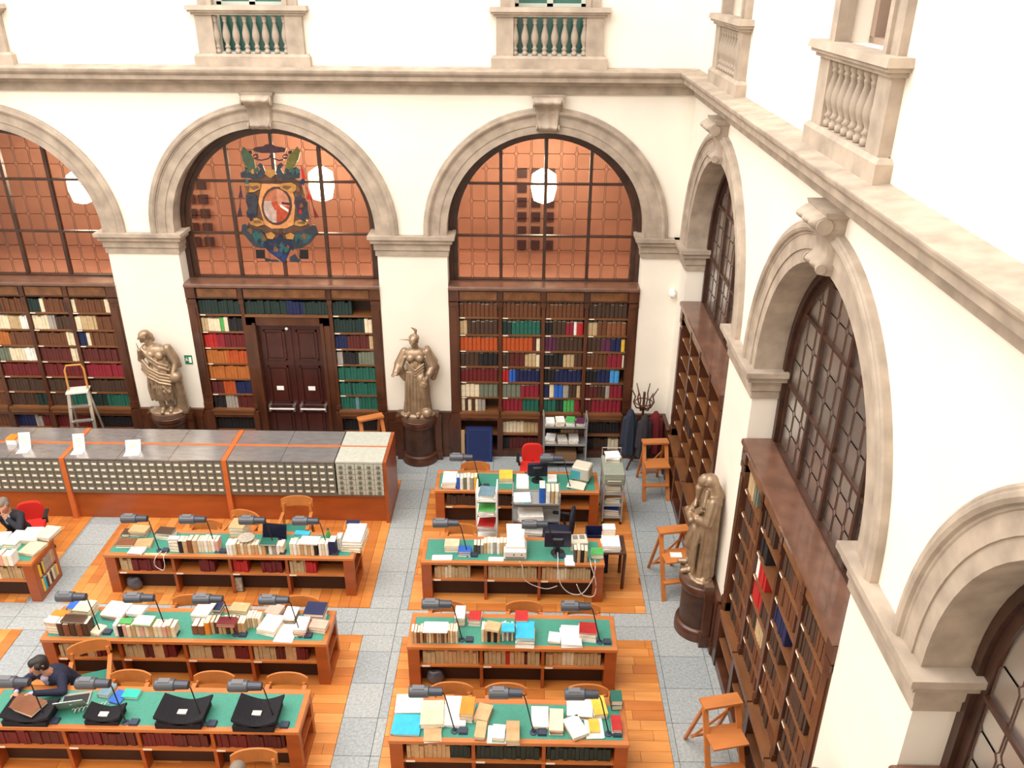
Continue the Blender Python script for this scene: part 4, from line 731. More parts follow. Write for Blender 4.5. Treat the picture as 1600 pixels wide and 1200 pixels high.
ITEMS={
 'R6':[
  ('flat', -4.26, -7.41, 0.33, 0.29, 0, 0.02, ['paper'], 2),
  ('flat', -4.25, -7.75, 0.35, 0.31, 0, 0.03, ['cyan'], -2),
  ('flat', -3.95, -7.61, 0.28, 0.38, 0, 0.09, ['white', 'white', 'cream'], 3),
  ('flat', -3.92, -7.88, 0.21, 0.23, 0, 0.03, ['white', 'tan'], 2),
  ('flat', -3.67, -7.53, 0.28, 0.47, 0, 0.04, ['paper', 'white'], 0),
  ('flat', -3.52, -7.54, 0.17, 0.29, 0, 0.14, ['white', 'tan', 'orange'], -3),
  ('flat', -3.32, -7.57, 0.18, 0.26, 0, 0.07, ['tan', 'tan'], -15),
  ('flat', -3.34, -7.83, 0.13, 0.25, 0, 0.06, ['beige', 'tan'], -5),
  ('flat', -3.14, -7.86, 0.23, 0.25, 0, 0.015, ['paper'], 0),
  ('flat', -3.12, -7.88, 0.15, 0.21, 0.015, 0.07, ['green', 'white'], -3),
  ('flat', -2.95, -7.87, 0.16, 0.3, 0, 0.09, ['tan', 'tan', 'tan'], 0),
  ('flat', -2.62, -7.62, 0.21, 0.32, 0, 0.06, ['pink', 'white'], 0),
  ('flat', -2.42, -7.68, 0.17, 0.34, 0, 0.08, ['paper', 'brown', 'tan', 'cream'], -2),
  ('flat', -2.19, -7.77, 0.21, 0.31, 0, 0.07, ['tan', 'white'], 25),
  ('flat', -1.96, -7.74, 0.21, 0.32, 0, 0.02, ['paper'], 3),
  ('flat', -1.96, -7.73, 0.12, 0.2, 0.02, 0.03, ['yellow'], 3),
  ('flat', -2.12, -7.46, 0.32, 0.31, 0, 0.07, ['paper', 'white', 'maroon', 'white'], -4),
  ('flat', -1.88, -7.44, 0.17, 0.3, 0, 0.08, ['cream', 'white', 'yellow'], 8),
  ('flat', -1.66, -7.36, 0.14, 0.18, 0, 0.16, ['darkbrown', 'darkgreen'], 0),
  ('flat', -1.69, -7.72, 0.12, 0.23, 0, 0.09, ['darkbox', 'white', 'red'], 0),
 ],
 'R5':[
  ('row', -4.37, -4.21, -6.33, 0.2, ['tan', 'tan', 'brown', 'tan'], 4),
  ('row', -4.2, -3.88, -6.325, 0.2, ['brown', 'tan', 'cream', 'tan', 'brown', 'tan', 'grey'], 9),
  ('row', -3.87, -3.73, -6.32, 0.22, ['tan', 'cream', 'tan', 'cream'], 4),
  ('row', -3.41, -3.15, -6.295, 0.22, ['cream', 'tan', 'black', 'tan', 'black', 'tan'], 6),
  ('row', -3.13, -2.97, -6.26, 0.21, ['white', 'grey', 'white', 'greygreen', 'cream'], 5),
  ('flat', -4.04, -6.245, 0.33, 0.21, 0.2, 0.02, ['paper'], 0),
  ('flat', -3.73, -5.85, 0.14, 0.27, 0, 0.15, ['red', 'white', 'tan', 'white'], 0),
  ('flat', -3.52, -5.88, 0.17, 0.18, 0, 0.12, ['white', 'pink', 'white', 'red'], -4),
  ('flat', -3.25, -6.245, 0.2, 0.18, 0.23, 0.03, ['tan'], -12),
  ('flat', -3.04, -6.245, 0.17, 0.17, 0.22, 0.02, ['cyan'], 0),
  ('flat', -2.86, -5.96, 0.18, 0.21, 0, 0.2, ['tan', 'maroon', 'white', 'red'], 0),
  ('flat', -2.81, -6.21, 0.25, 0.35, 0, 0.17, ['paper', 'white', 'white', 'cyan'], -2),
  ('flat', -2.4, -6.21, 0.17, 0.19, 0, 0.05, ['grey', 'white'], -8),
  ('flat', -2.17, -6.18, 0.28, 0.39, 0, 0.06, ['paper', 'paper', 'white'], -2),
  ('flat', -1.94, -6.14, 0.24, 0.22, 0, 0.16, ['white', 'paper', 'cream', 'white', 'white', 'red'], -4),
 ],
 'R4':[
  ('row', -3.63, -3.47, -4.33, 0.17, ['darkgrey', 'darkgrey', 'grey'], 3),
  ('row', -3.47, -3.11, -4.325, 0.22, ['tan', 'cream', 'white', 'grey', 'white', 'tan', 'tan'], 7),
  ('row', -2.06, -1.84, -4.515, 0.25, ['darkgrey', 'tan', 'black', 'tan'], 4),
  ('flat', -3.98, -4.19, 0.23, 0.2, 0, 0.12, ['white', 'tan', 'cream'], 0),
  ('flat', -4.12, -4.44, 0.31, 0.11, 0, 0.02, ['paper'], 2),
  ('flat', -3.77, -4.32, 0.2, 0.16, 0, 0.1, ['white', 'blue', 'blue'], 0),
  ('flat', -3.27, -4.46, 0.22, 0.09, 0, 0.015, ['paper'], 0),
  ('flat', -2.12, -4.46, 0.15, 0.25, 0, 0.02, ['paper'], 0),
  ('flat', -1.68, -4.33, 0.19, 0.18, 0, 0.1, ['darkgreen', 'white', 'green'], 0),
 ],
 'R3':[
  ('row', -4.04, -3.67, -2.485, 0.26, ['blue', 'white', 'greygreen', 'white', 'grey', 'yellow'], 6),
  ('flat', -4.17, -2.28, 0.25, 0.38, 0, 0.14, ['red', 'white', 'pink', 'white'], 0),
  ('flat', -3.17, -2.1, 0.24, 0.31, 0, 0.1, ['white', 'tan', 'yellow'], 0),
  ('flat', -2.87, -2.2, 0.22, 0.44, 0, 0.03, ['paper'], 0),
  ('flat', -2.33, -2.1, 0.16, 0.24, 0, 0.04, ['paper'], 0),
 ],
 'L1':[
  ('row', -8.29, -8.19, -4.41, 0.24, ['black'], 1),
  ('row', -8.22, -7.98, -4.415, 0.24, ['tan', 'brown', 'tan'], 3),
  ('row', -8.0, -7.66, -4.385, 0.22, ['white', 'cream', 'white', 'cream', 'white', 'pink'], 6),
  ('row', -7.51, -7.36, -4.465, 0.22, ['white', 'white', 'cream'], 3),
  ('row', -7.36, -6.9, -4.425, 0.19, ['tan', 'cream', 'tan', 'cream', 'tan', 'tan', 'cream', 'tan'], 8),
  ('row', -6.86, -6.62, -4.415, 0.17, ['white', 'grey', 'white', 'cream'], 4),
  ('row', -6.52, -6.35, -4.43, 0.22, ['cream', 'white', 'cream'], 3),
  ('row', -6.35, -6.08, -4.425, 0.2, ['tan', 'cream', 'tan', 'cream', 'black'], 5),
  ('row', -6.06, -5.91, -4.435, 0.24, ['white', 'cream', 'white'], 3),
  ('row', -5.91, -5.79, -4.41, 0.26, ['navy'], 1),
  ('row', -5.8, -5.73, -4.29, 0.25, ['white', 'white'], 2),
  ('flat', -9.2, -4.21, 0.29, 0.19, 0, 0.06, ['white', 'brown'], 0),
  ('flat', -8.96, -4.38, 0.24, 0.2, 0, 0.03, ['white'], -4),
  ('flat', -8.92, -4.21, 0.26, 0.21, 0, 0.05, ['tan', 'tan'], 6),
  ('flat', -9.11, -3.91, 0.29, 0.19, 0, 0.1, ['pink', 'darkbrown', 'tan'], -6),
  ('flat', -9.31, -3.94, 0.12, 0.16, 0, 0.06, ['darkbrown'], 0),
  ('flat', -8.65, -3.98, 0.27, 0.19, 0, 0.12, ['white', 'white', 'darkbrown'], -6),
  ('flat', -8.36, -4.33, 0.17, 0.09, 0, 0.24, ['white', 'white', 'white', 'white'], 0),
  ('flat', -7.46, -3.92, 0.25, 0.27, 0, 0.24, ['tan', 'tan', 'cream', 'tan'], -4),
  ('flat', -6.86, -4.345, 0.26, 0.18, 0.18, 0.03, ['darkgreen'], 0),
  ('flat', -6.2, -4.345, 0.3, 0.2, 0.22, 0.03, ['paper'], -3),
  ('flat', -6.46, -3.85, 0.25, 0.11, 0, 0.02, ['cyan'], -3),
  ('flat', -5.55, -4.07, 0.3, 0.5, 0, 0.2, ['cream', 'white', 'white', 'white'], -2),
  ('flat', -5.63, -3.78, 0.22, 0.1, 0, 0.2, ['navy', 'navy'], 0),
 ],
 'L2':[
  ('row', -9.27, -8.83, -6.305, 0.22, ['darkbrown', 'brown', 'darkbrown', 'brown', 'darkbrown'], 5),
  ('row', -8.49, -7.63, -6.3, 0.2, ['white', 'black', 'pink', 'cream', 'tan', 'cream', 'pink', 'cream', 'tan', 'cream', 'cream', 'pink', 'tan', 'cream'], 14),
  ('row', -7.43, -7.25, -6.24, 0.16, ['brown', 'brown'], 2),
  ('row', -7.25, -7.17, -6.24, 0.22, ['orange'], 1),
  ('row', -7.17, -6.69, -6.215, 0.2, ['tan', 'darkbrown', 'tan', 'tan', 'darkbrown', 'tan', 'brown', 'tan', 'tan'], 9),
  ('row', -6.71, -6.51, -6.095, 0.18, ['cream', 'tan', 'cream', 'tan', 'cream'], 5),
  ('flat', -9.32, -6.13, 0.24, 0.26, 0, 0.2, ['pink', 'cream', 'white', 'orange'], -8),
  ('flat', -9.35, -6.215, 0.16, 0.12, 0.2, 0.02, ['paper'], -8),
  ('flat', -9.04, -6.215, 0.32, 0.15, 0.22, 0.025, ['darkbrown'], -4),
  ('flat', -9.29, -5.79, 0.12, 0.16, 0, 0.12, ['navy', 'blue'], 0),
  ('flat', -9.08, -5.85, 0.24, 0.24, 0, 0.16, ['cream', 'tan', 'cream'], -6),
  ('flat', -8.64, -5.83, 0.33, 0.28, 0, 0.1, ['brown', 'red', 'paper'], -8),
  ('flat', -8.75, -6.2, 0.15, 0.18, 0, 0.05, ['tan', 'cream'], -15),
  ('flat', -8.32, -6.215, 0.17, 0.1, 0.2, 0.02, ['green'], -3),
  ('flat', -8.07, -6.215, 0.25, 0.18, 0.2, 0.04, ['green', 'white'], -4),
  ('flat', -8.3, -5.93, 0.22, 0.18, 0.12, 0.05, ['white', 'paper'], -5),
  ('flat', -7.38, -5.81, 0.24, 0.36, 0, 0.14, ['white', 'white', 'paper'], -8),
  ('flat', -7.23, -5.75, 0.15, 0.16, 0, 0.1, ['navy', 'navy'], -4),
  ('flat', -6.89, -5.78, 0.26, 0.18, 0, 0.12, ['tan', 'cream', 'tan'], -5),
  ('flat', -6.92, -6.215, 0.25, 0.16, 0.2, 0.05, ['red', 'maroon'], -2),
  ('flat', -6.37, -6.06, 0.27, 0.34, 0, 0.09, ['white', 'cream', 'white'], -12),
  ('flat', -6.13, -6.18, 0.25, 0.36, 0, 0.015, ['paper'], -3),
  ('flat', -6.39, -5.79, 0.22, 0.21, 0, 0.1, ['brown', 'pink'], -15),
  ('flat', -6.14, -5.86, 0.17, 0.24, 0, 0.1, ['brown', 'brown', 'paper'], -4),
  ('flat', -5.92, -6.11, 0.17, 0.28, 0, 0.13, ['tan', 'red', 'white'], -2),
  ('flat', -5.79, -5.83, 0.29, 0.27, 0, 0.16, ['white', 'paper', 'navy'], -3),
  ('flat', -5.69, -6.08, 0.24, 0.17, 0, 0.1, ['tan', 'pink'], -8),
 ],
 'L0':[
  ('flat', -10.56, -4.01, 0.25, 0.33, 0, 0.08, ['brown', 'white', 'cream'], -8),
  ('flat', -10.8, -4.07, 0.26, 0.35, 0, 0.09, ['tan', 'white', 'paper'], 4),
  ('flat', -10.62, -4.39, 0.29, 0.32, 0, 0.05, ['tan', 'white', 'beige'], -12),
  ('flat', -10.99, -4.19, 0.22, 0.35, 0, 0.1, ['white', 'cream', 'paper'], -5),
  ('flat', -11.25, -4.2, 0.24, 0.34, 0, 0.08, ['white', 'paper'], 6),
  ('row', -11.16, -10.71, -4.805, 0.2, ['cream', 'tan', 'white', 'pink', 'cream', 'white'], 6),
 ],
 'L3':[
  ('cradle', -7.96, -7.71, 0.44, 0.24, 0, 0.1, ['cradle'], 0),
  ('cradle', -7.0, -7.67, 0.6, 0.39, 0, 0.13, ['cradle'], 0),
  ('cradle', -6.08, -7.67, 0.54, 0.43, 0, 0.13, ['cradle'], 0),
  ('cradle', -8.88, -7.71, 0.59, 0.32, 0, 0.12, ['cradle'], 0),
  ('flat', -8.95, -7.66, 0.41, 0.25, 0.13, 0.04, ['brown'], -20),
  ('flat', -7.81, -7.34, 0.21, 0.14, 0, 0.04, ['teal'], -3),
  ('flat', -7.96, -7.38, 0.17, 0.21, 0, 0.02, ['blue'], -15),
  ('flat', -8.14, -7.29, 0.15, 0.21, 0, 0.05, ['greyblue'], -8),
 ],
}
# ================================================================ card catalogue
def catalogue():
    t = thing('card_catalogue', 'long card catalogue with steel top and grey labelled drawers', 'catalogue', (0, 0, 0))
    x0, x1, y0, y1, zt = -13.9, -5.27, -2.45, -1.36, 1.28; ym = (y0+y1)/2
    MB().box(x0, x1-.06, y0+.05, y1, 0, .56).build('base', DESKW, t)
    MB().box(x0, x1-.06, y0+.10, y1-.05, .56, zt-.03).build('carcass', mat('carcass_grey', (.07, .07, .06), .7), t)
    strips = [-13.9, -11.02, -8.14]
    for s in strips: MB().box(s-.045, s+.045, y0-.012, y1, 0, zt+.006).build('upright_strip', mat('orange_trim', (.60, .15, .04), .4, var=.1, scale=5), t)
    MB().box(x1-.06, x1, y0-.012, y1, 0, zt+.006).build('end_panel', DESKW, t)
    MB().box(x0, -6.18, ym-.03, ym+.03, zt-.01, zt+.005).build('centre_strip', mat('orange_trim', (.60, .15, .04), .4), t)
    MB().box(-6.18, x1-.06, ym-.015, ym+.015, zt, zt+.012).build('centre_strip', mat('orange_trim', (.60, .15, .04), .4), t)
    for a, c in ((-13.85, -11.07), (-10.97, -8.19), (-8.09, -6.19)):
        k = 3 if c-a > 2 else 2; w = (c-a)/k
        for i in range(k):
            for ya, yb in ((y0, ym-.03), (ym+.03, y1)): MB().box(a+i*w+.004, a+(i+1)*w-.004, ya, yb, zt-.03, zt).build('top_sheet', STEEL, t)
    for ya, yb in ((y0, ym-.01), (ym+.01, y1)): MB().box(-6.17, x1-.065, ya, yb, zt-.03, zt+.004).build('top_sheet', PALEM, t, label='pale enamelled top panel')
    # drawers: five rows of card trays, each with its label holder
    H = zt-.04-.60
    def drawers(a, c, n, rows, m, gap=0):
        w = (c-a)/n; h = H/rows
        fm = MB().box(-w/2+.004, w/2-.004, -.03, .05, .004, h-.004).mesh('drawer', m)
        lm = MB().frus(-.04, .04, .45*h-.018, .45*h+.018, 0, .008, .003).mesh('label_holder', CREAM)
        for i in range(n):
            for j in range(rows):
                d = link('drawer', fm, t, (a+(i+.5)*w, y0+.03, .60+j*h)); link('label_holder', lm, d, (0, -.03, 0), (PI/2, 0, 0))
    drawers(-12.8, -11.07, 12, 5, GREYM); drawers(-10.97, -8.19, 19, 5, GREYM); drawers(-8.09, -6.19, 13, 5, GREYM)
    w = (6.17-5.34)/5; h = H/6
    fm = MB().box(-w/2+.004, w/2-.004, -.03, .05, .004, h-.004).mesh('drawer', PALEM); km = MB().lathe([(.012, 0), (.034, .012), (.03, .025), (.012, .032)], 10).mesh('knob', mat('knob_grey', (.16, .17, .13), .4, metal=.3))
    for i in range(5):
        for j in range(6): d = link('drawer', fm, t, (-6.165+(i+.5)*w, y0+.025, .60+j*h)); link('knob', km, d, (0, -.03, h/2), (PI/2, 0, 0))
    MB().box(x0, x1-.06, y0+.01, y0+.1, .56, .60).build('drawer_rail', GREYM, t)
catalogue()
def tent_card(x, y, rz, w, h, label):
    t = thing('notice_card', label, 'sign', (x, y, 1.283), rz, 'white notice cards on the catalogue')
    MB().add([(-w/2,-.02,0),(w/2,-.02,0),(w/2,.07,h),(-w/2,.07,h),(-w/2,-.015,0),(w/2,-.015,0),(w/2,.075,h),(-w/2,.075,h)], [(0,1,2,3),(4,7,6,5),(0,3,7,4),(1,5,6,2),(3,2,6,7),(0,4,5,1)]).build('card', WHITEP, t)
    MB().box(-w/2, w/2, -.19, -.02, 0, .004).build('foot', WHITEP, t)
    for k in range(4): MB().bar((-w*.3, -.016+.0, .06+.05*k*h/.3), (w*.25, -.016, .06+.05*k*h/.3), .004, .006).build('text_line', mat('faint_ink', (.55, .45, .2), .8), t, loc=(0, .012*k+.012, 0))
tent_card(-11.82, -2.12, .12, .2, .28, 'tall white notice card on the catalogue, leftmost of three')
tent_card(-10.83, -2.14, .12, .2, .28, 'tall white notice card beside the orange strip of the catalogue')
tent_card(-9.85, -2.16, .15, .26, .18, 'wide white notice card on the catalogue, rightmost of three')
o = thing('card_box', 'small orange and white box on the catalogue at the left edge', 'box', (-12.13, -1.93, 1.283)); MB().box(-.09, .09, -.09, .09, 0, .1).build('body', WHITEP, o); MB().frus(-.095, .095, -.095, .095, .1, .13, .01).build('lid', bmat('orange'), o)
# ================================================================ reading desks
def desk(x0, x1, yf, label, books, seed, dep=.69, n=3, group='cherry wood reading desks with green tops'):
    t = thing('reading_desk', label, 'desk', (x0, yf, 0), 0, group); L = x1-x0; h = .75; yb = dep; fr = .07
    for a, b_, c, d in ((0, L, 0, fr), (0, L, yb-fr*1.2, yb), (0, fr, fr, yb-fr*1.2), (L-fr, L, fr, yb-fr*1.2)):
        bevel(MB().box(a, b_, c, d, h-.045, h+.012).build('top_border', mat('desk_edge', (.52, .165, .04), .35, var=.2, scale=5, stretch=(.3, 1, 1), coat=.3), t), .006)
    MB().box(fr, L-fr, fr, yb-fr*1.2, h-.04, h+.006).build('writing_surface', BAIZE, t)
    ew = .17
    for s in (0, 1):
        a, b_ = (0.01, ew) if s == 0 else (L-ew, L-.01); e = MB().box(a, b_, .015, .11, 0, h-.045).box(a, b_, yb-.10, yb-.015, 0, h-.045).box(a, b_, .11, yb-.1, h-.12, h-.045).box(a, b_, .11, yb-.1, .0, .1).box(a, b_, .11, yb-.1, .36, .39)
        pa, pb = (b_-.03, b_) if s == 0 else (a, a+.03); e.box(pa, pb, .11, yb-.1, .1, h-.12); e.build('end_pier', DESKW, t)
    MB().box(ew, L-ew, .02, .30, .385, .415).build('shelf', mat('desk_edge', (.52, .165, .04), .35), t)
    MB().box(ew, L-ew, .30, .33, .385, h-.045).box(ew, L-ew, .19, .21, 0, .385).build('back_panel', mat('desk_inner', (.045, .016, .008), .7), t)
    w = (L-2*ew)/n
    for k in range(1, n): MB().box(ew+k*w-.022, ew+k*w+.022, .03, .30, 0, h-.045).build('partition', DESKW, t)
    for k in range(n): MB().box(ew+k*w+.03, ew+k*w+.14, .014, .02, .388, .412).build('shelf_label', CREAM, t)
    # the row of bound books on the shelf under the top
    r = random.Random(seed); b = MB(); mats = []
    for k in range(n):
        u = ew+k*w+.04; end = ew+(k+1)*w-.04-(0 if r.random() < .6 else .25*w*r.random()); spec = books[k]
        if not spec: continue
        for c, f in spec:
            stop = u+(end-u)*f if f < 1 else end
            while u < stop-.02:
                q = min(.045+.02*r.random(), stop-u); hh = .19+.05*r.random()
                if c != 'gap':
                    if c not in mats: mats.append(c)
                    b.mi = mats.index(c); b.box(u, u+q*.93, .05+.02*r.random(), .22, .416, .416+hh)
                u += q
    if b.v: so = b.build('shelf_books', [bmat(c) for c in mats]); so.location = (x0, yf, 0); tag(so, 'row of bound books on the under-shelf of the ' + label.split(', ')[0], 'books', kind='stuff')
    return t
T_ = [('sand',.3),('leather',.3),('sand',.5),('tan',1)]; RB = [('sand',.4),('wine',.3),('tan',.5),('maroon',1)]; RD_ = [('maroon',.5),('wine',1)]; BK = [('inkgreen',1)]; PT = [('tan',.3),('cream',.3),('sand',1)]
desk(-4.43, -1.50, -2.52, 'rear right desk, with the red office chair behind it', [[('umber',1)], [('umber',1)], None], 1)
desk(-4.45, -1.57, -4.55, 'right desk with white printer and trailing cables', [PT, [('sand',1)], PT], 2)
desk(-4.43, -1.54, -6.40, 'third right desk, cyan book at its middle', [[('sand',.4),('tan',1)], [('sand',.4),('red',.15),('tan',.5),('wine',.2),('sand',1)], PT], 3)
desk(-4.45, -1.55, -7.98, 'front right desk, with cyan folder at its left end', [[('tan',.7),('inkgreen',1)], BK, BK], 4)
desk(-9.47, -5.51, -4.49, 'rear left desk with the dark laptop, below the catalogue', [[('sand',.3),('maroon',1)], [('gap',.6),('maroon',1)], [('red',.3),('gap',.4),('maroon',1)], [('sand',.3),('red',.3),('gap',1)]], 5, n=4)
desk(-9.50, -5.53, -6.38, 'middle left desk, crowded with books and a blue one at its end', [RB, RB, RB, RB], 6, n=4)
desk(-9.55, -5.55, -7.88, 'front left desk with black book cradles', [RD_, RD_, RD_, RD_], 7, n=4)
desk(-14.0, -10.47, -4.74, 'desk at the left edge with books in its end shelves', [PT, PT, PT, PT], 8, n=4)
# books in the end shelves of the left edge desk
r = random.Random(5)
for z in (.1, .39):
    y = -4.60
    while y < -4.17:
        th = .04+.02*r.random(); hh = .2+.04*r.random(); cn = r.choice(['cream', 'grey', 'tan', 'darkbrown', 'white', 'cyan', 'yellow']); o = book('book', th, .11, hh, cn); o.location = (-10.475, y+th/2, z); o.rotation_euler = (0, 0, PI/2)
        tag(o, '%s book in the %s end shelf of left edge desk' % (CNAME.get(cn, cn), 'lower' if z < .2 else 'upper'), 'book', 'books in the left desk end shelves'); y += th+.004
# ================================================================ desk lamps and sockets
def desk_lamp(x, y, label, flip=False):
    t = thing('desk_lamp', label, 'lamp', (x, y, .757), 0, 'graphite reading lamps')
    MB().lathe([(.045, 0), (.045, .012), (.02, .02), (.012, .05)], 14).build('base', NAVYB, t)
    pts = [(0, 0, .03)] + [(-.10*k/6, .08*k/6, .03+.42*k/6) for k in range(1, 7)] + [(-.12, .10, .50), (-.15, .11, .53), (-.19, .11, .535)]
    MB().tube(pts, .0085, 6).build('stem', BLACK, t, smooth=True)
    MB().tube([(-.14, .11, .535), (-.31, .11, .535)], [.052, .058], 16).build('lamp_neck', LAMPG, t)
    s = MB().tube([(-.30, .11, .535), (-.31, .11, .535), (-.53, .11, .532), (-.545, .11, .532)], [.06, .072, .074, .064], 18).build('lamp_shade', LAMPS, t)
    MB().box(-.50, -.36, .075, .145, .595, .608).build('vent', mat('vent_grey', (.15, .15, .165), .5), s)
    MB().frus(.05, .16, -.05, .05, 0, .035, .006).build('socket_box', NAVYB, t)
LAMP = {'R6': (-7.82, [-3.66, -2.70, -1.79], 'front right desk'), 'R5': (-6.25, [-3.68, -1.78], 'third right desk'), 'R4': (-4.36, [-3.72, -2.33], 'printer desk'), 'R3': (-2.36, [-3.62, -2.02], 'rear right desk'),
        'L3': (-7.78, [-8.68, -7.70, -6.74, -5.85], 'front left desk'), 'L2': (-6.22, [-8.72, -7.78, -6.83, -5.92], 'middle left desk'), 'L1': (-4.36, [-8.62, -7.70, -6.76, -5.92], 'rear left desk')}
PO = {2: ['left', 'right'], 3: ['left', 'middle', 'right'], 4: ['leftmost', 'second from left', 'third from left', 'rightmost']}
for k, (y, xs_, nm) in LAMP.items():
    for i, x in enumerate(xs_): desk_lamp(x, y, 'graphite reading lamp on the %s, %s of its %s' % (nm, PO[len(xs_)][i], {2: 'two', 3: 'three', 4: 'four'}[len(xs_)]))
# ================================================================ books and papers on the desks
DN = dict(R6='front right desk', R5='third right desk', R4='printer desk', R3='rear right desk', L1='rear left desk', L2='middle left desk', L3='front left desk', L0='left edge desk')
DX = dict(R6=(-4.45, -1.55), R5=(-4.43, -1.54), R4=(-4.45, -1.57), R3=(-4.43, -1.5), L1=(-9.47, -5.51), L2=(-9.5, -5.53), L3=(-9.55, -5.55), L0=(-11.6, -10.47))
def where(dk, x):
    a, c = DX[dk]; q = (x-a)/(c-a); return ['left end', 'left part', 'middle', 'right part', 'right end'][max(0, min(4, int(q*5)))]
TOPZ = .758
for dk, items in ITEMS.items():
    r = random.Random(dk)
    for it in items:
        if it[0] == 'row':
            _, xa, xb, y, h, cols, n = it; w = (xb-xa)/n
            for k in range(n):
                cn = cols[k % len(cols)]; o = book('book', w*.92, .15+.03*r.random(), h*(.92+.1*r.random()), cn)
                o.location = (xa+(k+.5)*w, y+.012*r.random(), TOPZ); o.rotation_euler = (0, 0, r.uniform(-.03, .03))
                tag(o, '%s upright book, %s of %s' % (CNAME.get(cn, cn), where(dk, xa), DN[dk]), 'book', 'upright books on the ' + DN[dk])
        elif it[0] == 'flat':
            _, x, y, w, d, base, h, cols, rot = it; th = h/len(cols); z = TOPZ+base
            for k, cn in enumerate(cols):
                last = k == len(cols)-1
                sc = 1 if last else .97+.06*r.random()
                o_rot = math.radians(rot+(0 if last else r.uniform(-5, 5)))
                if cn == 'paper':
                    b = MB()
                    nl = 3
                    for q in range(nl):
                        dx, dy = r.uniform(-.008, .008), r.uniform(-.008, .008); b.box(-w/2*sc+dx, w/2*sc+dx, -d/2*sc+dy, d/2*sc+dy, th*q/nl, th*(q+1)/nl)
                    o = b.build('paper_stack', WHITEP); cat = 'papers'; nm = 'white papers'
                else:
                    b = MB(); t_ = min(.004, th*.2); W_, D_ = w*sc/2, d*sc/2
                    b.box(-W_, W_, -D_, D_, 0, t_).box(-W_, W_, -D_, D_, th-t_, th).box(-W_, -W_+.006, -D_, D_, t_, th-t_); b.mi = 1; b.box(-W_+.006, W_-.006, -D_+.006, D_-.006, t_, th-t_)
                    o = b.build('book', [bmat(cn), PAGES]); cat = 'book'; nm = CNAME.get(cn, cn)+' book'
                o.location = (x, y, z); o.rotation_euler = (0, 0, o_rot); z += th
                pos = 'lying' if len(cols) == 1 else ('topmost in pile' if last else 'lowest in pile' if k == 0 else '%s from bottom in pile' % ['', 'second', 'third', 'fourth', 'fifth'][k])
                tag(o, '%s %s, %s of %s' % (nm, pos, where(dk, x), DN[dk]), cat, 'books and papers lying on the ' + DN[dk])
        else:
            _, x, y, w, d, base, h, cols, rot = it
            t = thing('book_cradle', 'black felt book cradle with cream label, at the %s of the front left desk' % where(dk, x), 'book cradle', (x, y, TOPZ), 0, 'black book cradles')
            h *= 1.3; MB().box(-w/2, w/2*.86, -d/2, d/2, 0, h*.5).build('base_block', FOAM, t)
            q = MB(); N = 8
            for k in range(N):
                def pt(s): u = -w/2+w*s; zz = h*.5+h*.62*(abs(s-.52)/.52)**1.5+.01; return u, zz
                (u0, z0), (u1, z1) = pt(k/N), pt((k+1)/N); q.add([(u0,-d/2,z0-.035),(u1,-d/2,z1-.035),(u1,d/2,z1-.035),(u0,d/2,z0-.035),(u0,-d/2,z0),(u1,-d/2,z1),(u1,d/2,z1),(u0,d/2,z0)], [(0,3,2,1),(4,5,6,7),(0,1,5,4),(2,3,7,6),(1,2,6,5),(3,0,4,7)])
            q.build('cushion', FOAM, t)
            if x > -9: MB().box(-.055, .055, -.035, .035, h*.5+.016, h*.5+.030).build('cradle_label', CREAM, t, loc=(-.02, -.02, .0))
# ================================================================ chairs
def armchair(x, y, label, rz=0., HB=.78):
    t = thing('armchair', label, 'chair', (x, y, .006), rz, 'beech reading chairs'); W_ = .27
    bevel(MB().box(-W_+.03, W_-.03, -.22, .22, .42, .46).build('seat_frame', CHAIRW, t), .01)
    MB().frus(-W_+.05, W_-.05, -.2, .2, .46, .49, .02).build('seat', GREENF, t)
    for sx in (-1, 1):
        MB().bar((sx*(W_-.02), -.21, 0), (sx*(W_-.02), -.21, .63), .04, .04).build('leg', CHAIRW, t)
        MB().bar((sx*(W_-.02), .26, 0), (sx*(W_-.03), .21, .44), .04, .04).bar((sx*(W_-.03), .21, .44), (sx*(W_-.05), .29, HB-.1), .04, .035).build('leg', CHAIRW, t)
        MB().bar((sx*(W_-.02), -.24, .64), (sx*(W_-.03), .26, .66), .055, .03).build('armrest', CHAIRW, t)
    b = MB(); N = 10; vs = []
    for k in range(N+1):
        q = k/N*2-1; a = .29-.0+.05*(1-q*q); top = HB-.04*q*q*q*q
        vs += [(q*W_, a-.012, HB-.17), (q*W_, a+.012, HB-.17), (q*W_, a+.045, top), (q*W_, a+.02, top)]
    b.add(vs, [(4*k+i, 4*k+(i+1) % 4, 4*k+4+(i+1) % 4, 4*k+4+i) for k in range(N) for i in range(4)] + [(0,1,2,3), (4*N,4*N+3,4*N+2,4*N+1)]); b.build('backrest', CHAIRW, t)
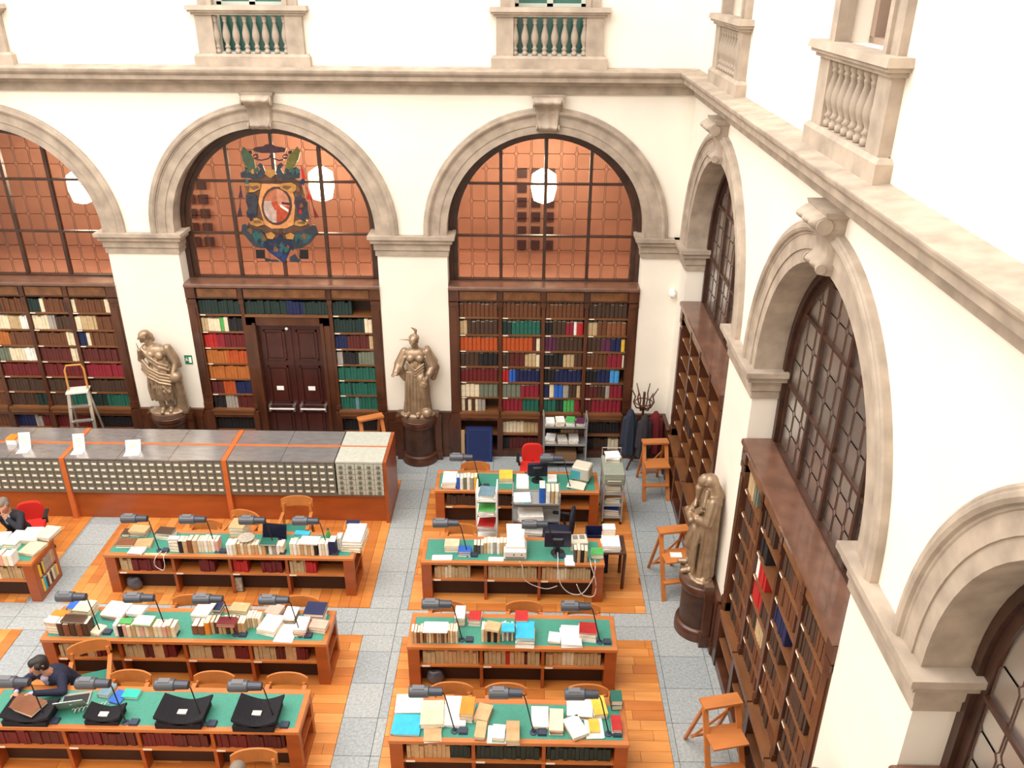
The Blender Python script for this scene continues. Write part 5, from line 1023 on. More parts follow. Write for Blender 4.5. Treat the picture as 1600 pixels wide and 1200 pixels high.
for x, y, lb, rz, hb in ((-6.72, -3.38, 'beech armchair with tall back, behind the rear left desk laptop', .05, .93), (-7.62, -3.72, 'beech armchair behind the rear left desk, left of the tall one', -.3, .86), (-8.15, -3.9, 'beech chair behind the left half of the rear left desk', 0, .78),
    (-8.60, -6.86, 'beech armchair turned aside behind the man in the navy suit', .35, .88), (-7.98, -7.30, 'beech chair behind the front left desk, next to the teal box', 0, .78), (-6.88, -7.30, 'beech chair behind the front left desk, between the two large cradles', 0, .78), (-5.92, -7.30, 'beech chair behind the right end of the front left desk', 0, .78),
    (-7.72, -5.80, 'beech chair behind the middle left desk, left one', 0, .78), (-6.1, -5.84, 'beech chair behind the middle left desk, right one', 0, .83), (-3.95, -5.84, 'beech chair behind the third right desk, left one', 0, .78), (-2.82, -5.82, 'beech chair behind the third right desk, middle one', 0, .78), (-1.98, -5.84, 'beech chair behind the third right desk, right one', 0, .78),
    (-3.75, -7.42, 'beech chair behind the front right desk, left one', 0, .78), (-3.05, -7.42, 'beech chair behind the front right desk, middle one', 0, .78), (-2.0, -7.42, 'beech chair behind the front right desk, right one', 0, .78),
    (-3.88, -3.92, 'beech chair behind the left end of the printer desk', 0, .78), (-3.75, -1.92, 'beech chair behind the left end of the rear right desk', 0, .78), (-5.93, -8.62, 'beech chair of the reader at the bottom edge', 0.1, .90)): armchair(x, y, lb, rz, hb)
def office_chair(x, y, rz, m, label, hb=.9):
    t = thing('office_chair', label, 'chair', (x, y, .006), rz, 'swivel office chairs')
    for k in range(5): a = 2*PI*k/5; MB().bar((0, 0, .09), (.28*math.cos(a), .28*math.sin(a), .06), .04, .03).lathe([(.025, 0), (.03, .03), (.025, .055)], 8, c=(.28*math.cos(a), .28*math.sin(a))).build('castor_leg', BLACK, t)
    MB().tube([(0, 0, .08), (0, 0, .44)], .028, 10).build('column', BLACK, t)
    bevel(MB().box(-.24, .24, -.23, .23, .44, .51).build('seat', m, t), .03, 3)
    b = MB(); pts = []
    for k in range(20): a = 2*PI*k/20; ca, sa = math.cos(a), math.sin(a); pts.append((.21*math.copysign(abs(ca)**.6, ca), hb-.24+.23*math.copysign(abs(sa)**.6, sa)))
    bevel(b.prism(pts, .22, .28, 'y').build('backrest', m, t), .02, 2); MB().bar((0, .2, .47), (0, .27, hb-.3), .06, .02).build('back_strut', BLACK, t)
    for s in (-1, 1): MB().bar((s*.25, .1, .48), (s*.28, .05, .68), .03, .03).box(s*.28-.03, s*.28+.03, -.12, .16, .68, .71).build('armrest', BLACK, t)
office_chair(-2.68, -1.28, 0, REDF, 'red swivel office chair behind the rear right desk')
office_chair(-2.27, -3.35, -1.75, mat('midnight_fabric', (.008, .010, .03), .9), 'black swivel office chair between the two rear right desks', 1.0)
office_chair(-11.25, -3.42, .3, REDF, 'red swivel chair of the reader at the left edge', .86)
# ================================================================ wooden step stools and ladder
def step_stool(x, y, rz, label, H=1.05):
    t = thing('step_stool', label, 'step stool', (x, y, 0), rz, 'orange folding library steps'); W_ = .23
    for s in (-1, 1):
        MB().bar((s*W_, -.42, 0), (s*(W_-.02), .02, H-.02), .03, .07, up=(1, 0, 0)).build('stringer', STEPW, t)
        MB().bar((s*(W_-.03), .44, 0), (s*(W_-.05), .06, H-.05), .03, .045, up=(1, 0, 0)).build('rear_leg', STEPW, t)
    for z, yy, d in ((.30, -.33, .10), (.70, -.20, .34)):
        MB().box(-W_, W_, yy-d*.5, yy+d*.5, z-.012, z+.014).build('tread', STEPW, t)
    MB().box(-W_-.02, W_+.02, -.06, .12, H-.02, H+.015).build('top_board', STEPW, t)
    MB().bar((-W_+.03, .3, .2), (W_-.03, .3, .2), .02, .04).bar((-W_+.04, .28, .2), (W_-.06, .12, .78), .02, .03).build('brace', STEPW, t)
step_stool(-.36, -1.20, .08, 'orange wooden library steps beside the coat stand')
step_stool(-.44, -4.02, .2, 'orange wooden library steps with a white sheet, behind the hooded statue')
step_stool(-.40, -7.58, .22, 'orange wooden library steps nearest the camera, by the right shelves')
step_stool(-5.84, -.66, .45, 'orange wooden library steps between the catalogue and the centre pier', 1.2)
o = MB().box(-.09, .09, -.06, .06, 0, .012).build('paper_sheet', WHITEP); o.location = (-.41, -4.22, .715); tag(o, 'white sheet on the library steps by the hooded statue', 'paper')
t = thing('stepladder', 'tall aluminium stepladder with orange top hoop, behind the catalogue', 'ladder', (-11.5, -.62, 0), .25)
for s in (-1, 1):
    MB().bar((s*.25, -.45, 0), (s*.17, 0, 1.72), .025, .06, up=(1, 0, 0)).build('stringer', ALUM, t); MB().bar((s*.27, .42, 0), (s*.17, .05, 1.68), .025, .04, up=(1, 0, 0)).build('rear_leg', ALUM, t)
for k in range(5): z = .28+.28*k; q = z/1.72; MB().box(-.23+.06*q, .23-.06*q, -.45+.45*q-.05, -.45+.45*q+.05, z-.015, z+.01).build('tread', ALUM, t)
MB().box(-.2, .2, -.12, .16, 1.68, 1.71).build('platform', mat('pale_alloy', (.7, .68, .62), .4), t)
MB().tube([(-.17, .05, 1.68), (-.17, .08, 2.1), (-.13, .09, 2.2), (.13, .09, 2.2), (.17, .08, 2.1), (.17, .05, 1.68)], .02, 8).build('hoop', mat('hoop_orange', (.55, .25, .06), .4), t)
# ================================================================ trolleys and office kit of the staff desks
t = thing('book_trolley', 'grey metal trolley of papers in front of the back bookcase', 'trolley', (-2.03, -.28, 0))
for z in (.1, .50, .90): MB().box(-.42, .42, -.2, .2, z, z+.02).box(-.42, .42, -.2, -.19, z, z+.06).build('shelf', GREYMET, t)
for sx in (-1, 1):
    for sy in (-1, 1): MB().box(sx*.42-.015, sx*.42+.015, sy*.19-.015, sy*.19+.015, .06, 1.05).build('post', GREYMET, t); MB().lathe([(.03, 0), (.035, .03), (.03, .06)], 8, c=(sx*.4, sy*.17)).build('castor', BLACK, t)
    MB().tube([(sx*.43, -.19, 1.0), (sx*.43, -.19, 1.12), (sx*.43, .19, 1.12), (sx*.43, .19, 1.0)], .014, 6).build('handle', GREYMET, t)
r = random.Random(21)
def pile(x, y, z, w, d, cols, cat, lab, grp, th=.025):
    for k, cn in enumerate(cols):
        b = MB(); W_, D_ = w/2, d/2; b.box(-W_, W_, -D_, D_, 0, .003).box(-W_, W_, -D_, D_, th-.003, th).box(-W_, -W_+.005, -D_, D_, .003, th-.003); b.mi = 1; b.box(-W_+.005, W_-.004, -D_+.004, D_-.004, .003, th-.003)
        o = b.build('book', [bmat(cn), PAGES if cn != 'paper' else WHITEP]); o.location = (x, y, z+k*th); o.rotation_euler = (0, 0, r.uniform(-.15, .15)); tag(o, '%s %s' % (CNAME.get(cn, cn), lab), cat, grp)
for i, cols in enumerate((['white', 'grey', 'paper'], ['cream', 'white', 'yellow', 'white'], ['paper', 'white', 'paper', 'green'], ['navy', 'white', 'purple'])): pile(-2.33+i*.2, -.28, .921, .17, .26, cols, 'book', 'booklet on top trolley shelf, %s pile' % ['far left', 'second', 'third', 'far right'][i], 'booklets on the grey trolley')
for i, cols in enumerate((['white', 'white', 'grey', 'paper'], ['paper', 'pink', 'white'], ['white', 'cream', 'white', 'paper'])): pile(-2.31+i*.23, -.28, .521, .19, .28, cols, 'book', 'booklet on middle trolley shelf, %s pile' % ['left', 'middle', 'right'][i], 'booklets on the grey trolley')
o = MB().box(-.21, .21, -.15, .15, 0, .2).build('cardboard_box', mat('cardboard', (.26, .14, .07), .8)); o.location = (-2.0, -.28, .121); tag(o, 'brown cardboard box on the lowest shelf of the trolley', 'box')
t = thing('portfolio', 'large navy blue portfolio leaning on the back bookcase', 'portfolio', (-3.76, -.27, 0)); t.rotation_euler = (-.12, 0, 0)
MB().box(-.27, .27, 0, .035, 0, .76).build('front_cover', mat('portfolio_navy', (.008, .02, .10), .6, var=.2, scale=10), t); MB().box(-.27, .27, .06, .10, 0, .74).build('back_cover', mat('portfolio_navy', (.008, .02, .10), .6), t); MB().box(-.25, .25, .035, .06, .01, .73).build('sheets', CREAM, t)
MB().box(-.24, .24, -.004, 0, .03, .045).box(-.24, .24, -.004, 0, .70, .715).box(-.24, -.225, -.004, 0, .03, .715).box(.225, .24, -.004, 0, .03, .715).build('tooled_border', mat('tooled_blue', (.02, .05, .2), .5), t)
o = MB().box(-.035, .035, 0, .05, 0, .66).build('board', mat('raw_board', (.42, .27, .15), .8)); o.location = (-4.09, -.22, 0); o.rotation_euler = (-.1, 0, 0); tag(o, 'thin raw wooden board leaning left of the blue portfolio', 'board')
# document stand (white tower) and loaded trolley between the desks
def shelf_cart(name, x, y, w, d, levels, label, m, handles=True):
    t = thing(name, label, 'trolley', (x, y, .006))
    for z in levels: MB().box(-w/2, w/2, -d/2, d/2, z, z+.015).box(-w/2, w/2, -d/2, -d/2+.008, z, z+.05).box(-w/2, w/2, d/2-.008, d/2, z, z+.05).build('shelf', m, t)
    for sx in (-1, 1):
        for sy in (-1, 1): MB().box(sx*w/2-.012, sx*w/2+.012, sy*(d/2-.01)-.012, sy*(d/2-.01)+.012, .05, levels[-1]+.1).build('post', m, t); MB().lathe([(.025, 0), (.028, .025), (.02, .05)], 8, c=(sx*w*.45, sy*d*.42)).build('castor', BLACK, t)
        if handles: MB().tube([(sx*w/2, -d/2, levels[-1]+.05), (sx*w/2, -d/2, levels[-1]+.2), (sx*w/2, d/2, levels[-1]+.2), (sx*w/2, d/2, levels[-1]+.05)], .013, 6).build('handle', m, t)
    return t
shelf_cart('paper_cart', -3.47, -3.05, .34, .42, (.12, .42, .72, 1.0), 'narrow white paper cart left of the black office chair', WHITEP)
pile(-3.47, -3.09, 1.022, .26, .3, ['white', 'paper', 'paper', 'greyblue'], 'papers', 'papers on the top of the narrow cart', 'papers on the narrow cart', .03)
pile(-3.47, -3.14, .742, .28, .3, ['paper', 'white', 'paper', 'green'], 'papers', 'papers on the second shelf of the narrow cart', 'papers on the narrow cart', .03)
pile(-3.47, -3.14, .442, .28, .32, ['paper', 'greyblue', 'paper', 'red'], 'papers', 'papers on the third shelf of the narrow cart', 'papers on the narrow cart', .03)
shelf_cart('loaded_cart', -2.63, -2.92, .80, .42, (.15, .52, .86), 'wide grey cart with a blue binder, before the rear desk', GREYMET)
pile(-2.88, -2.95, .887, .3, .3, ['paper', 'paper', 'cyan', 'paper'], 'papers', 'papers on the top of the wide grey cart', 'papers on the wide cart', .012)
pile(-2.72, -3.0, .537, .42, .3, ['white', 'paper', 'paper', 'white'], 'papers', 'papers on the middle shelf of the wide cart', 'papers on the wide cart', .03)
pile(-2.70, -3.0, .167, .4, .3, ['tan', 'paper', 'grey', 'white'], 'papers', 'papers on the lowest shelf of the wide cart', 'papers on the wide cart', .04)
for x, th, c, nm in ((-2.53, .10, 'blue', 'bright blue box file standing on the wide grey cart'), (-2.43, .07, 'white', 'white file beside the blue box file'), (-2.35, .06, 'tan', 'tan file between white ones on the wide cart'), (-2.28, .06, 'cream', 'cream file at the right of the wide cart')):
    o = book('box_file', th, .26, .3 if c == 'blue' else .24, c); o.location = (x, -3.06, .884); tag(o, nm, 'file')
t = thing('index_tower', 'grey-green steel index cabinet on wheels right of the rear desk', 'cabinet', (-1.24, -2.05, .006))
bevel(MB().box(-.19, .19, -.36, .3, .84, 1.08).build('index_drum', mat('index_green', (.32, .34, .27), .4, var=.1, scale=8), t), .015); MB().box(-.17, .17, -.372, -.36, .87, .98).build('drum_front', mat('index_front', (.24, .26, .20), .5), t); MB().box(-.12, .12, -.378, -.372, .93, .945).build('index_label', CREAM, t)
for z in (.12, .38, .62): MB().box(-.18, .18, -.34, .28, z, z+.015).build('shelf', GREYMET, t)
for sx in (-1, 1):
    for sy in (-.33, .27): MB().box(sx*.17-.012, sx*.17+.012, sy-.012, sy+.012, .04, .84).build('post', GREYMET, t); MB().lathe([(.025, 0), (.028, .02), (.02, .045)], 8, c=(sx*.16, sy)).build('castor', BLACK, t)
MB().tube([(-.17, .3, .9), (-.17, .32, 1.22), (.17, .32, 1.22), (.17, .3, .9)], .012, 6).build('handle', GREYMET, t)
pile(-1.24, -1.9, 1.088, .26, .24, ['white', 'maroon', 'paper', 'paper'], 'papers', 'papers on top of the grey-green index cabinet', 'papers on the index cabinet', .025)
for z, cs in ((.64, ['sand', 'grey', 'white']), (.40, ['yellow', 'cyan', 'tan']), (.14, ['white', 'orange', 'blue'])): pile(-1.24, -2.2, z+.003, .28, .24, cs, 'papers', 'booklet inside the grey-green index cabinet', 'booklets inside the index cabinet', .04)
def monitor(x, y, rz, w, label):
    t = thing('monitor', label, 'monitor', (x, y, .758), rz, 'black flat monitors')
    MB().lathe([(.11, 0), (.11, .012), (.03, .02)], 18).build('foot', BLACK, t); MB().bar((0, .0, .015), (0, .0, .22), .07, .03).build('neck', BLACK, t)
    bevel(MB().box(-w/2, w/2, -.02, .03, .12, .12+w*.68).build('casing', mat('monitor_black', (.014, .015, .035), .35), t), .008); MB().box(-w/2+.02, w/2-.02, .03, .033, .14, .1+w*.68).build('screen', SCREEN, t); MB().frus(-.09, .09, .18, .30, 0, .03, .02).build('rear_hump', BLACK, t, rot=(PI/2, 0, 0), loc=(0, -.02, 0))
monitor(-2.30, -4.26, .0, .42, 'black monitor seen from behind on the printer desk'); monitor(-2.60, -2.14, .1, .36, 'black monitor on the rear right desk before the red chair')
t = thing('keyboard', 'black keyboard before the rear desk monitor', 'keyboard', (-2.62, -1.93, .758), .05); MB().box(-.2, .2, -.07, .07, 0, .015).build('body', BLACK, t); MB().box(-.19, .19, -.06, .06, .015, .02).build('keys', mat('key_grey', (.08, .08, .09), .6), t)
t = thing('printer', 'white desktop printer on the printer desk', 'printer', (-2.97, -4.29, .758)); bevel(MB().box(-.18, .18, -.17, .16, 0, .16).build('body', mat('printer_white', (.72, .70, .65), .4), t), .015); MB().box(-.15, .15, -.1, .15, .16, .2).build('lid', mat('printer_white', (.72, .70, .65), .4), t)
MB().add([(-.13,.1,.2),(.13,.1,.2),(.15,.3,.34),(-.15,.3,.34),(-.13,.12,.2),(.13,.12,.2),(.15,.32,.34),(-.15,.32,.34)], [(0,1,2,3),(4,7,6,5),(0,3,7,4),(1,5,6,2),(2,6,7,3),(0,4,5,1)]).build('paper_feed', WHITEP, t); MB().box(-.15, .15, -.178, -.17, .03, .06).build('output_slot', mat('slot_grey', (.2, .2, .2), .5), t)
for s in (-.02, .1): MB().lathe([(.012, 0), (.01, .008)], 8).build('button', BLACK, t, loc=(s, -.17, .1), rot=(PI/2, 0, 0))
t = thing('old_terminal', 'beige tilted computer terminal at the right end of the rear desk', 'terminal', (-1.80, -2.12, .758), -.35); bevel(MB().box(-.16, .16, -.12, .16, .06, .33).build('casing', BEIGEP, t), .02); MB().box(-.13, .13, -.126, -.12, .10, .3).build('bezel', mat('bezel', (.5, .5, .45), .5), t); MB().lathe([(.12, 0), (.11, .02), (.05, .06)], 16).build('foot', BEIGEP, t)
MB().box(-.18, .14, -.34, -.16, .02, .045).build('keyboard_tray', BEIGEP, t, rot=(.25, 0, 0), loc=(0, 0, .07)); MB().box(-.17, .0, -.125, -.11, .1, .26).build('screen', mat('terminal_cyan', (.05, .38, .45), .3), t, loc=(0, -.006, 0))
t = thing('telephone_box', 'beige office machine with grey keypad on the printer desk', 'machine', (-1.96, -4.10, .758), .1); bevel(MB().box(-.14, .14, -.12, .12, 0, .17).build('body', BEIGEP, t), .012)
for k in (-1, 1): MB().box(k*.055-.04, k*.055+.04, -.02, .08, .17, .178).build('keypad', mat('keypad_grey', (.22, .21, .20), .5), t)
t = thing('side_table', 'small dark side table at the right end of the printer desk', 'table', (-1.40, -3.98, .006)); MB().box(-.2, .2, -.24, .24, .70, .73).build('table_top', DARKW, t)
for sx in (-1, 1):
    for sy in (-1, 1): MB().bar((sx*.17, sy*.21, 0), (sx*.18, sy*.22, .7), .04, .04).build('leg', DARKW, t)
pile(-1.44, -4.05, .737, .28, .3, ['white', 'paper', 'white', 'paper'], 'papers', 'papers on the small side table', 'papers on the side table', .03)
pile(-1.46, -3.85, .737, .2, .16, ['pink', 'tan', 'cream', 'pink', 'white'], 'book', 'booklet piled at the back of the side table', 'booklets on the side table', .05)
o = thing('parcel', 'navy plastic crate behind the side table', 'crate', (-1.62, -3.66, .006)); MB().box(-.19, .19, -.14, .14, 0, .02).box(-.19, .19, -.14, -.13, 0, .76).box(-.19, .19, .13, .14, 0, .76).box(-.19, -.18, -.14, .14, 0, .76).box(.18, .19, -.14, .14, 0, .76).build('crate_body', bmat('navy'), o)
t = thing('open_carton', 'open brown cardboard carton on the floor left of the office chair', 'carton', (-3.02, -3.52, .006), .3)
MB().box(-.17, .17, -.14, .14, 0, .01).box(-.17, .17, -.14, -.135, 0, .34).box(-.17, .17, .135, .14, 0, .34).box(-.17, -.165, -.14, .14, 0, .34).box(.165, .17, -.14, .14, 0, .34).build('body', mat('carton', (.48, .22, .10), .8), t)
for s in (-1, 1): MB().bar((s*.17, 0, .34), (s*.28, 0, .42), .28, .006, up=(0, 0, 1)).build('flap', mat('carton', (.48, .22, .10), .8), t); MB().bar((0, s*.14, .34), (0, s*.24, .42), .33, .006, up=(0, 0, 1)).build('flap', mat('carton', (.48, .22, .10), .8), t)
def cable(pts, label, m, rad=.007):
    P = [Vector(p) for p in pts]; out = []
    for i in range(len(P)-1):
        p0, p1, p2, p3 = P[max(i-1, 0)], P[i], P[i+1], P[min(i+2, len(P)-1)]
        for k in range(5):
            t = k/5; out.append(.5*((2*p1)+(p2-p0)*t+(2*p0-5*p1+4*p2-p3)*t*t+(3*p1-p0-3*p2+p3)*t*t*t))
    o = MB().tube(out+[P[-1]], rad, 6).build('cable', m, smooth=True); tag(o, label, 'cable', 'loose cables'); return o
CW = mat('white_cable', (.75, .70, .64), .5)
cable([(-2.3, -4.3, .80), (-2.3, -4.5, .79), (-2.3, -4.57, .70), (-2.25, -4.58, .4), (-2.1, -4.58, .22), (-1.9, -4.58, .22), (-1.75, -4.57, .5), (-1.72, -4.57, .72), (-1.72, -4.45, .78)], 'white cable looping below the monitor of the printer desk', CW)
cable([(-1.8, -4.4, .78), (-1.78, -4.57, .74), (-1.70, -4.59, .45), (-1.72, -4.59, .18), (-1.9, -4.59, .2), (-2.0, -4.58, .4)], 'white cable hanging at the right end of the printer desk', CW)
cable([(-2.9, -4.5, .77), (-2.85, -4.57, .7), (-2.8, -4.58, .45), (-2.5, -4.58, .3), (-2.3, -4.58, .36)], 'white cable hanging under the white printer', CW, .005)
cable([(-8.55, -4.3, .77), (-8.62, -4.5, .75), (-8.66, -4.52, .6), (-8.55, -4.52, .5), (-8.5, -4.52, .6), (-8.5, -4.5, .75), (-8.48, -4.35, .77)], 'white cable hanging off the left of the rear left desk', CW, .006)
pts = []
for k in range(60): a = k*.9; pts.append((-8.42+.0065*k, -7.64+.0022*k+.03*math.sin(a), .79+.022*math.cos(a)))
cable(pts, 'coiled white cable on the front left desk beside the tablet', CW, .005)
def laptop(x, y, rz, label, m, w=.36, tilt=.35, logo=False):
    t = thing('laptop', label, 'laptop', (x, y, .758), rz); MB().box(-w/2, w/2, 0, .24, 0, .018).build('keyboard_deck', m, t); MB().box(-w/2+.02, w/2-.02, .04, .2, .018, .021).build('keys', BLACK, t)
    s = MB().box(-w/2, w/2, -.008, 0, 0, .24).build('lid', m, t, rot=(tilt, 0, 0), loc=(0, 0, .018))
    MB().box(-w/2+.012, w/2-.012, 0, .003, .012, .228).build('screen', SCREEN, s)
    if logo: MB().lathe([(.016, 0), (.015, .002)], 12).build('lid_emblem', WHITEP, s, rot=(PI/2, 0, 0), loc=(0, -.008, .12))
laptop(-8.45, -7.56, .22, 'silver laptop with open lid before the man in navy', mat('laptop_silver', (.42, .42, .38), .3, metal=.6), .34, .5, True)
laptop(-6.88, -4.0, PI-.1, 'dark laptop with open screen on the rear left desk', mat('laptop_dark', (.01, .012, .03), .35), .40, .3)
t = thing('glass_dish', 'patterned round dish on the book row of the rear left desk', 'dish', (-7.22, -4.30, .965)); MB().lathe([(.06, 0), (.07, .01), (.13, .035), (.135, .04), (.12, .035), (.06, .015)], 20).build('bowl', mat('dish_glaze', (.30, .24, .18), .3, var=.8, scale=40, col2=(.6, .55, .5)), t, smooth=True)
t = thing('bottle', 'green bottle at the right of the rear left desk', 'bottle', (-5.98, -4.06, .758)); MB().lathe([(.035, 0), (.038, .01), (.038, .15), (.015, .2), (.014, .24)], 14).build('body', bmat('green'), t, smooth=True); MB().lathe([(.017, .24), (.017, .265)], 10).build('cap', bmat('darkgreen'), t)
t = thing('paper_bin', 'clear plastic bag of waste under the rear left desk', 'bin bag', (-9.12, -4.395, .006)); me = figure('bin_bag', [ell((0, 0, .12), (.13, .075, .12)), ell((.04, 0, .2), (.07, .05, .05)), ell((-.06, .01, .19), (.06, .045, .05))], [mat('bag_film', (.07, .07, .085), .2)], .012, 2); link('bag', me, t)
t = thing('paper_bin', 'clear plastic bag of waste under the third right desk', 'bin bag', (-4.06, -6.305, .006)); link('bag', me, t)
t = thing('picture_frame', 'framed picture leaning under the rear left desk', 'frame', (-7.42, -4.42, .006)); MB().box(-.07, .07, 0, .03, 0, .3).build('frame_body', mat('frame_dark', (.08, .07, .06), .5), t); MB().box(-.055, .055, -.004, 0, .015, .285).build('picture', mat('photo_print', (.45, .40, .32), .6, var=.6, scale=20), t)
# ---- coat stand with coats
t = thing('coat_stand', 'dark bentwood coat stand in the corner', 'coat stand', (-.52, -.42, 0))
MB().tube([(0, 0, .3), (0, 0, 1.72)], .025, 10).build('pole', DARKW, t)
for k in range(4):
    a = 2*PI*k/4+.4; ca, sa = math.cos(a), math.sin(a); MB().tube([(0, 0, .45), (.12*ca, .12*sa, .4), (.2*ca, .2*sa, .2), (.28*ca, .28*sa, .02)], .02, 8).build('foot', DARKW, t)
for k in range(6):
    a = 2*PI*k/6; ca, sa = math.cos(a), math.sin(a); MB().tube([(0, 0, 1.35), (.14*ca, .14*sa, 1.38), (.2*ca, .2*sa, 1.5), (.17*ca, .17*sa, 1.62), (.26*ca, .26*sa, 1.8)], [.016, .016, .015, .014, .011], 8).build('hook', DARKW, t, smooth=True)
MB().tube([(.17*math.cos(2*PI*k/20), .17*math.sin(2*PI*k/20), 1.5) for k in range(21)], .012, 6, False).build('ring', DARKW, t)
def coat(x, y, z, h, rx, ry, m, label, ph):
    def ex(b): robe(b, [(0, 0, 0, rx, ry, 1), (h*.3, 0, 0, rx*.95, ry, 1), (h*.65, 0, 0, rx*.85, ry*.9, .8), (h*.9, 0, 0, rx*.6, ry*.7, .5), (h, 0, 0, rx*.25, ry*.3, .2)], 40, 6, .09, ph)
    me = figure('coat', [cap((rx*.7, 0, h*.8), (rx*.95, -.02, h*.25), .05, .045), cap((-rx*.7, 0, h*.8), (-rx*.95, -.02, h*.25), .05, .045)], [m], .016, 2, ex)
    o = link('coat', me); o.location = (x, y, z); tag(o, label, 'coat', 'coats on the coat stand')
coat(-.76, -.45, .35, 1.0, .14, .12, mat('coat_blue', (.02, .028, .05), .9), 'dark blue coat hanging on the left of the coat stand', 1)
coat(-.28, -.52, .45, .9, .14, .12, mat('coat_red', (.14, .008, .012), .9), 'dark red coat hanging on the right of the coat stand', 2)
coat(-.50, -.64, .4, .95, .13, .11, mat('coat_grey', (.03, .025, .03), .9), 'black coat hanging on the front of the coat stand', 3)
# ---- small wall fittings
t = thing('security_camera', 'small white dome camera on the wall by the corner', 'camera', (-.10, -.0, 3.62)); MB().box(-.04, .04, -.06, 0, -.01, .07).build('bracket', WHITEP, t); me_ = MB().lathe([(.001, -.075), (.04, -.06), (.058, -.02), (.06, .01), (.05, .03)], 16).build('dome', WHITEP, t, loc=(0, -.09, 0), smooth=True); MB().lathe([(.012, -.082), (.022, -.072), (.022, -.06)], 10).build('lens', BLACK, t, loc=(0, -.09, 0))
t = thing('exit_sign', 'green emergency exit sign on the left back pier', 'sign', (-9.50, 0, 2.1)); MB().box(-.075, .075, -.012, 0, -.095, .095).build('plate', GREENS, t)
MB().box(.01, .06, -.015, -.012, -.06, .06).build('door_symbol', WHITEP, t); MB().bar((-.06, -.014, -.03), (-.02, -.014, .03), .012, .004, up=(0, 1, 0)).bar((-.06, -.014, .03), (-.0, -.014, -.02), .012, .004, up=(0, 1, 0)).bar((-.03, -.014, .05), (-.025, -.014, .052), .022, .004, up=(0, 1, 0)).build('running_figure', WHITEP, t)
# ================================================================ readers
def seated(name, loc, rz, lean, suit, hair, shirt, prims_head, arms, label):
    """seated body facing -y: hips at the origin height .5"""
    ml = [suit, SKIN, hair, shirt, BLACK]
    hip = Vector((0, 0, .53)); sh = Vector((0, -.44*math.sin(lean), .53+.46*math.cos(lean))); ch = hip.lerp(sh, .65)
    P = [ell(hip, (.19, .14, .12)), cap(hip, ch, .145, .165), cap(sh+Vector((-.13, .0, -.04)), sh+Vector((.13, 0, -.04)), .085, .085), ell(ch, (.20, .13, .17)), cap(sh, sh+Vector((0, -.02, .05)), .062, .056, 1),
         cap(sh+Vector((0, -.085, -.01)), ch+Vector((0, -.135, -.0)), .05, .03, 3)]
    for s in (-1, 1):
        k = Vector((s*.13, -.42, .50)); f = Vector((s*.14, -.36, .10)); P += [cap(hip+Vector((s*.09, -.02, -.02)), k, .088, .062), cap(k, f, .06, .045), cap(f+Vector((0, .02, -.03)), f+Vector((0, -.17, -.05)), .042, .035, 4)]
    P += prims_head(sh)
    for s, el, wr, hd, up, cu in arms:
        S_ = sh+Vector((s*.18, 0, -.04)); el = Vector(el); wr = Vector(wr); P += [cap(S_, el, .068, .052), cap(el, el.lerp(wr, .86), .052, .04), cap(el.lerp(wr, .82), wr, .033, .028, 3 if True else 1)] + hand(wr, hd, up, 1, cu, s)
    me = figure(name, P, ml, .0085, 2); o = link(name, me); o.location = loc; o.rotation_euler = (0, 0, rz); tag(o, label, 'person', 'readers at the desks'); return o
def hd1(sh):
    f = Vector((-.55, -.75, -.22)).normalized(); c = sh+Vector((-.02, -.10, .20)); sd = f.cross(Vector((0, 0, 1))).normalized(); up = sd.cross(f)
    return [cap(sh+Vector((0, -.02, .05)), c-up*.07-f*.03, .056, .055, 1)] + head(c, f, 1, 1) + [cap(c-f*.035+up*.06, c+f*.03+up*.085, .088, .062, 2), cap(c-f*.05+up*.05, c-f*.05-up*.03, .086, .07, 2), cap(c-f*.0+up*.045+sd*.055, c-f*.02-up*.0+sd*.06, .05, .04, 2), cap(c-f*.0+up*.045-sd*.055, c-f*.02-up*.0-sd*.06, .05, .04, 2)]
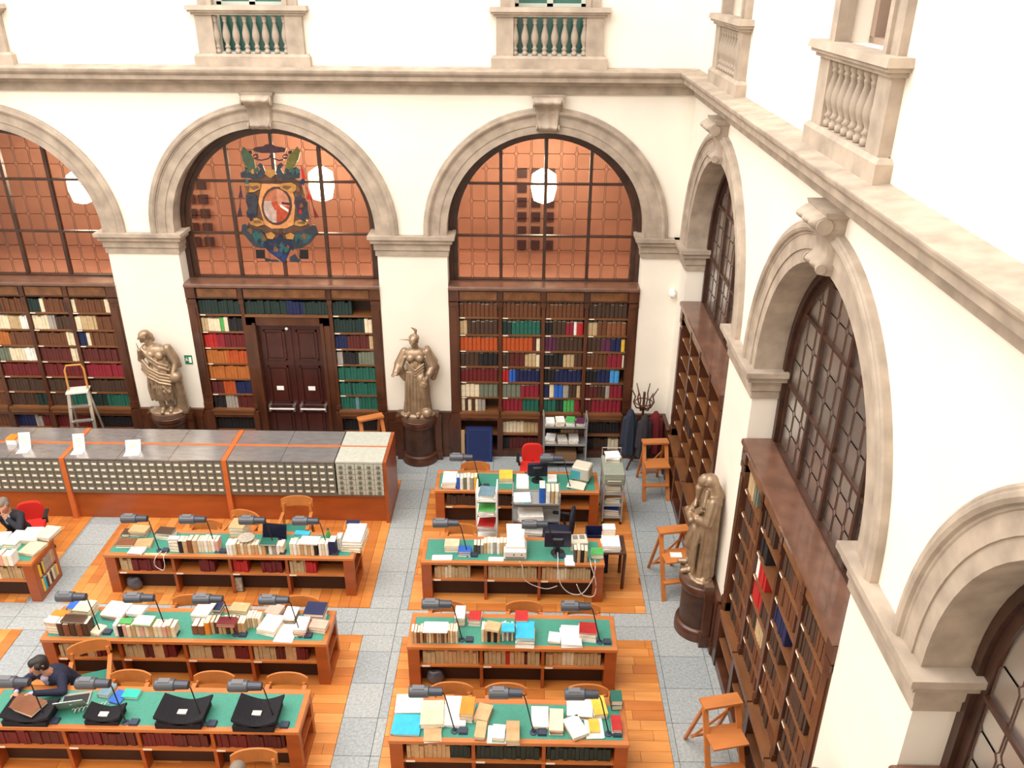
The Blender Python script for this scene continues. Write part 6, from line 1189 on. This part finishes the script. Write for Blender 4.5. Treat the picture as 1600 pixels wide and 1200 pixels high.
seated('person', (-8.88, -6.90, .0), -.25, .58, SUIT, HAIRB, SHIRT, hd1, [(-1, (-.32, -.42, .80), (-.14, -.64, .93), (.5, -.8, -.2), (0, 0, 1), .5), (1, (.30, -.38, .80), (.03, -.60, .91), (-.5, -.8, -.1), (0, 0, 1), .4)], 'dark-haired man in a navy suit bent over a book on a cradle')
def hd2(sh):
    f = Vector((.05, -.9, -.25)).normalized(); c = sh+Vector((0, -.08, .20)); sd = f.cross(Vector((0, 0, 1))).normalized(); up = sd.cross(f)
    return [cap(sh+Vector((0, -.02, .05)), c-up*.07-f*.03, .056, .055, 1)] + head(c, f, 1, 1) + [cap(c-f*.035+up*.06, c+f*.03+up*.085, .088, .062, 2), cap(c-f*.05+up*.05, c-f*.05-up*.03, .086, .07, 2), cap(c-f*.0+up*.045+sd*.055, c-f*.02-up*.0+sd*.06, .05, .04, 2), cap(c-f*.0+up*.045-sd*.055, c-f*.02-up*.0-sd*.06, .05, .04, 2)]
seated('person', (-11.38, -3.50, .0), .1, .42, DARKJ, HAIRG, mat('pale_shirt', (.5, .55, .58), .8), hd2, [(1, (.24, -.42, .80), (.05, -.36, .98), (-.3, -.1, .9), (0, 1, .2), .6), (-1, (-.26, -.40, .78), (-.02, -.55, .80), (.9, -.4, 0), (0, 0, 1), .4)], 'grey-haired man in a dark jacket resting chin on hand, left edge')
seated('person', (-5.92, -8.62, .0), -.15, .3, DARKJ, HAIRG, mat('pale_shirt', (.5, .55, .58), .8), hd2, [(1, (.26, -.36, .74), (.10, -.55, .78), (-.3, -.9, 0), (0, 0, 1), .4), (-1, (-.26, -.36, .74), (-.06, -.55, .78), (.3, -.9, 0), (0, 0, 1), .4)], 'reader with grey-brown hair, only the head shows at the bottom edge')
bpy.context.view_layer.update()
# things that still share a label are told apart by their place
byl = {}
for o in list(C.objects):
    if o.parent is None and 'category' in o and o.get('kind') != 'stuff': byl.setdefault(o['label'], []).append(o)
for lb, os_ in byl.items():
    if len(os_) > 1:
        os_.sort(key=lambda o: (round(o.matrix_world.translation.x, 2), o.matrix_world.translation.z))
        for k, o in enumerate(os_): o['label'] = lb + ', ' + (NTH[k] if k < len(NTH) else 'last') + ' from left'
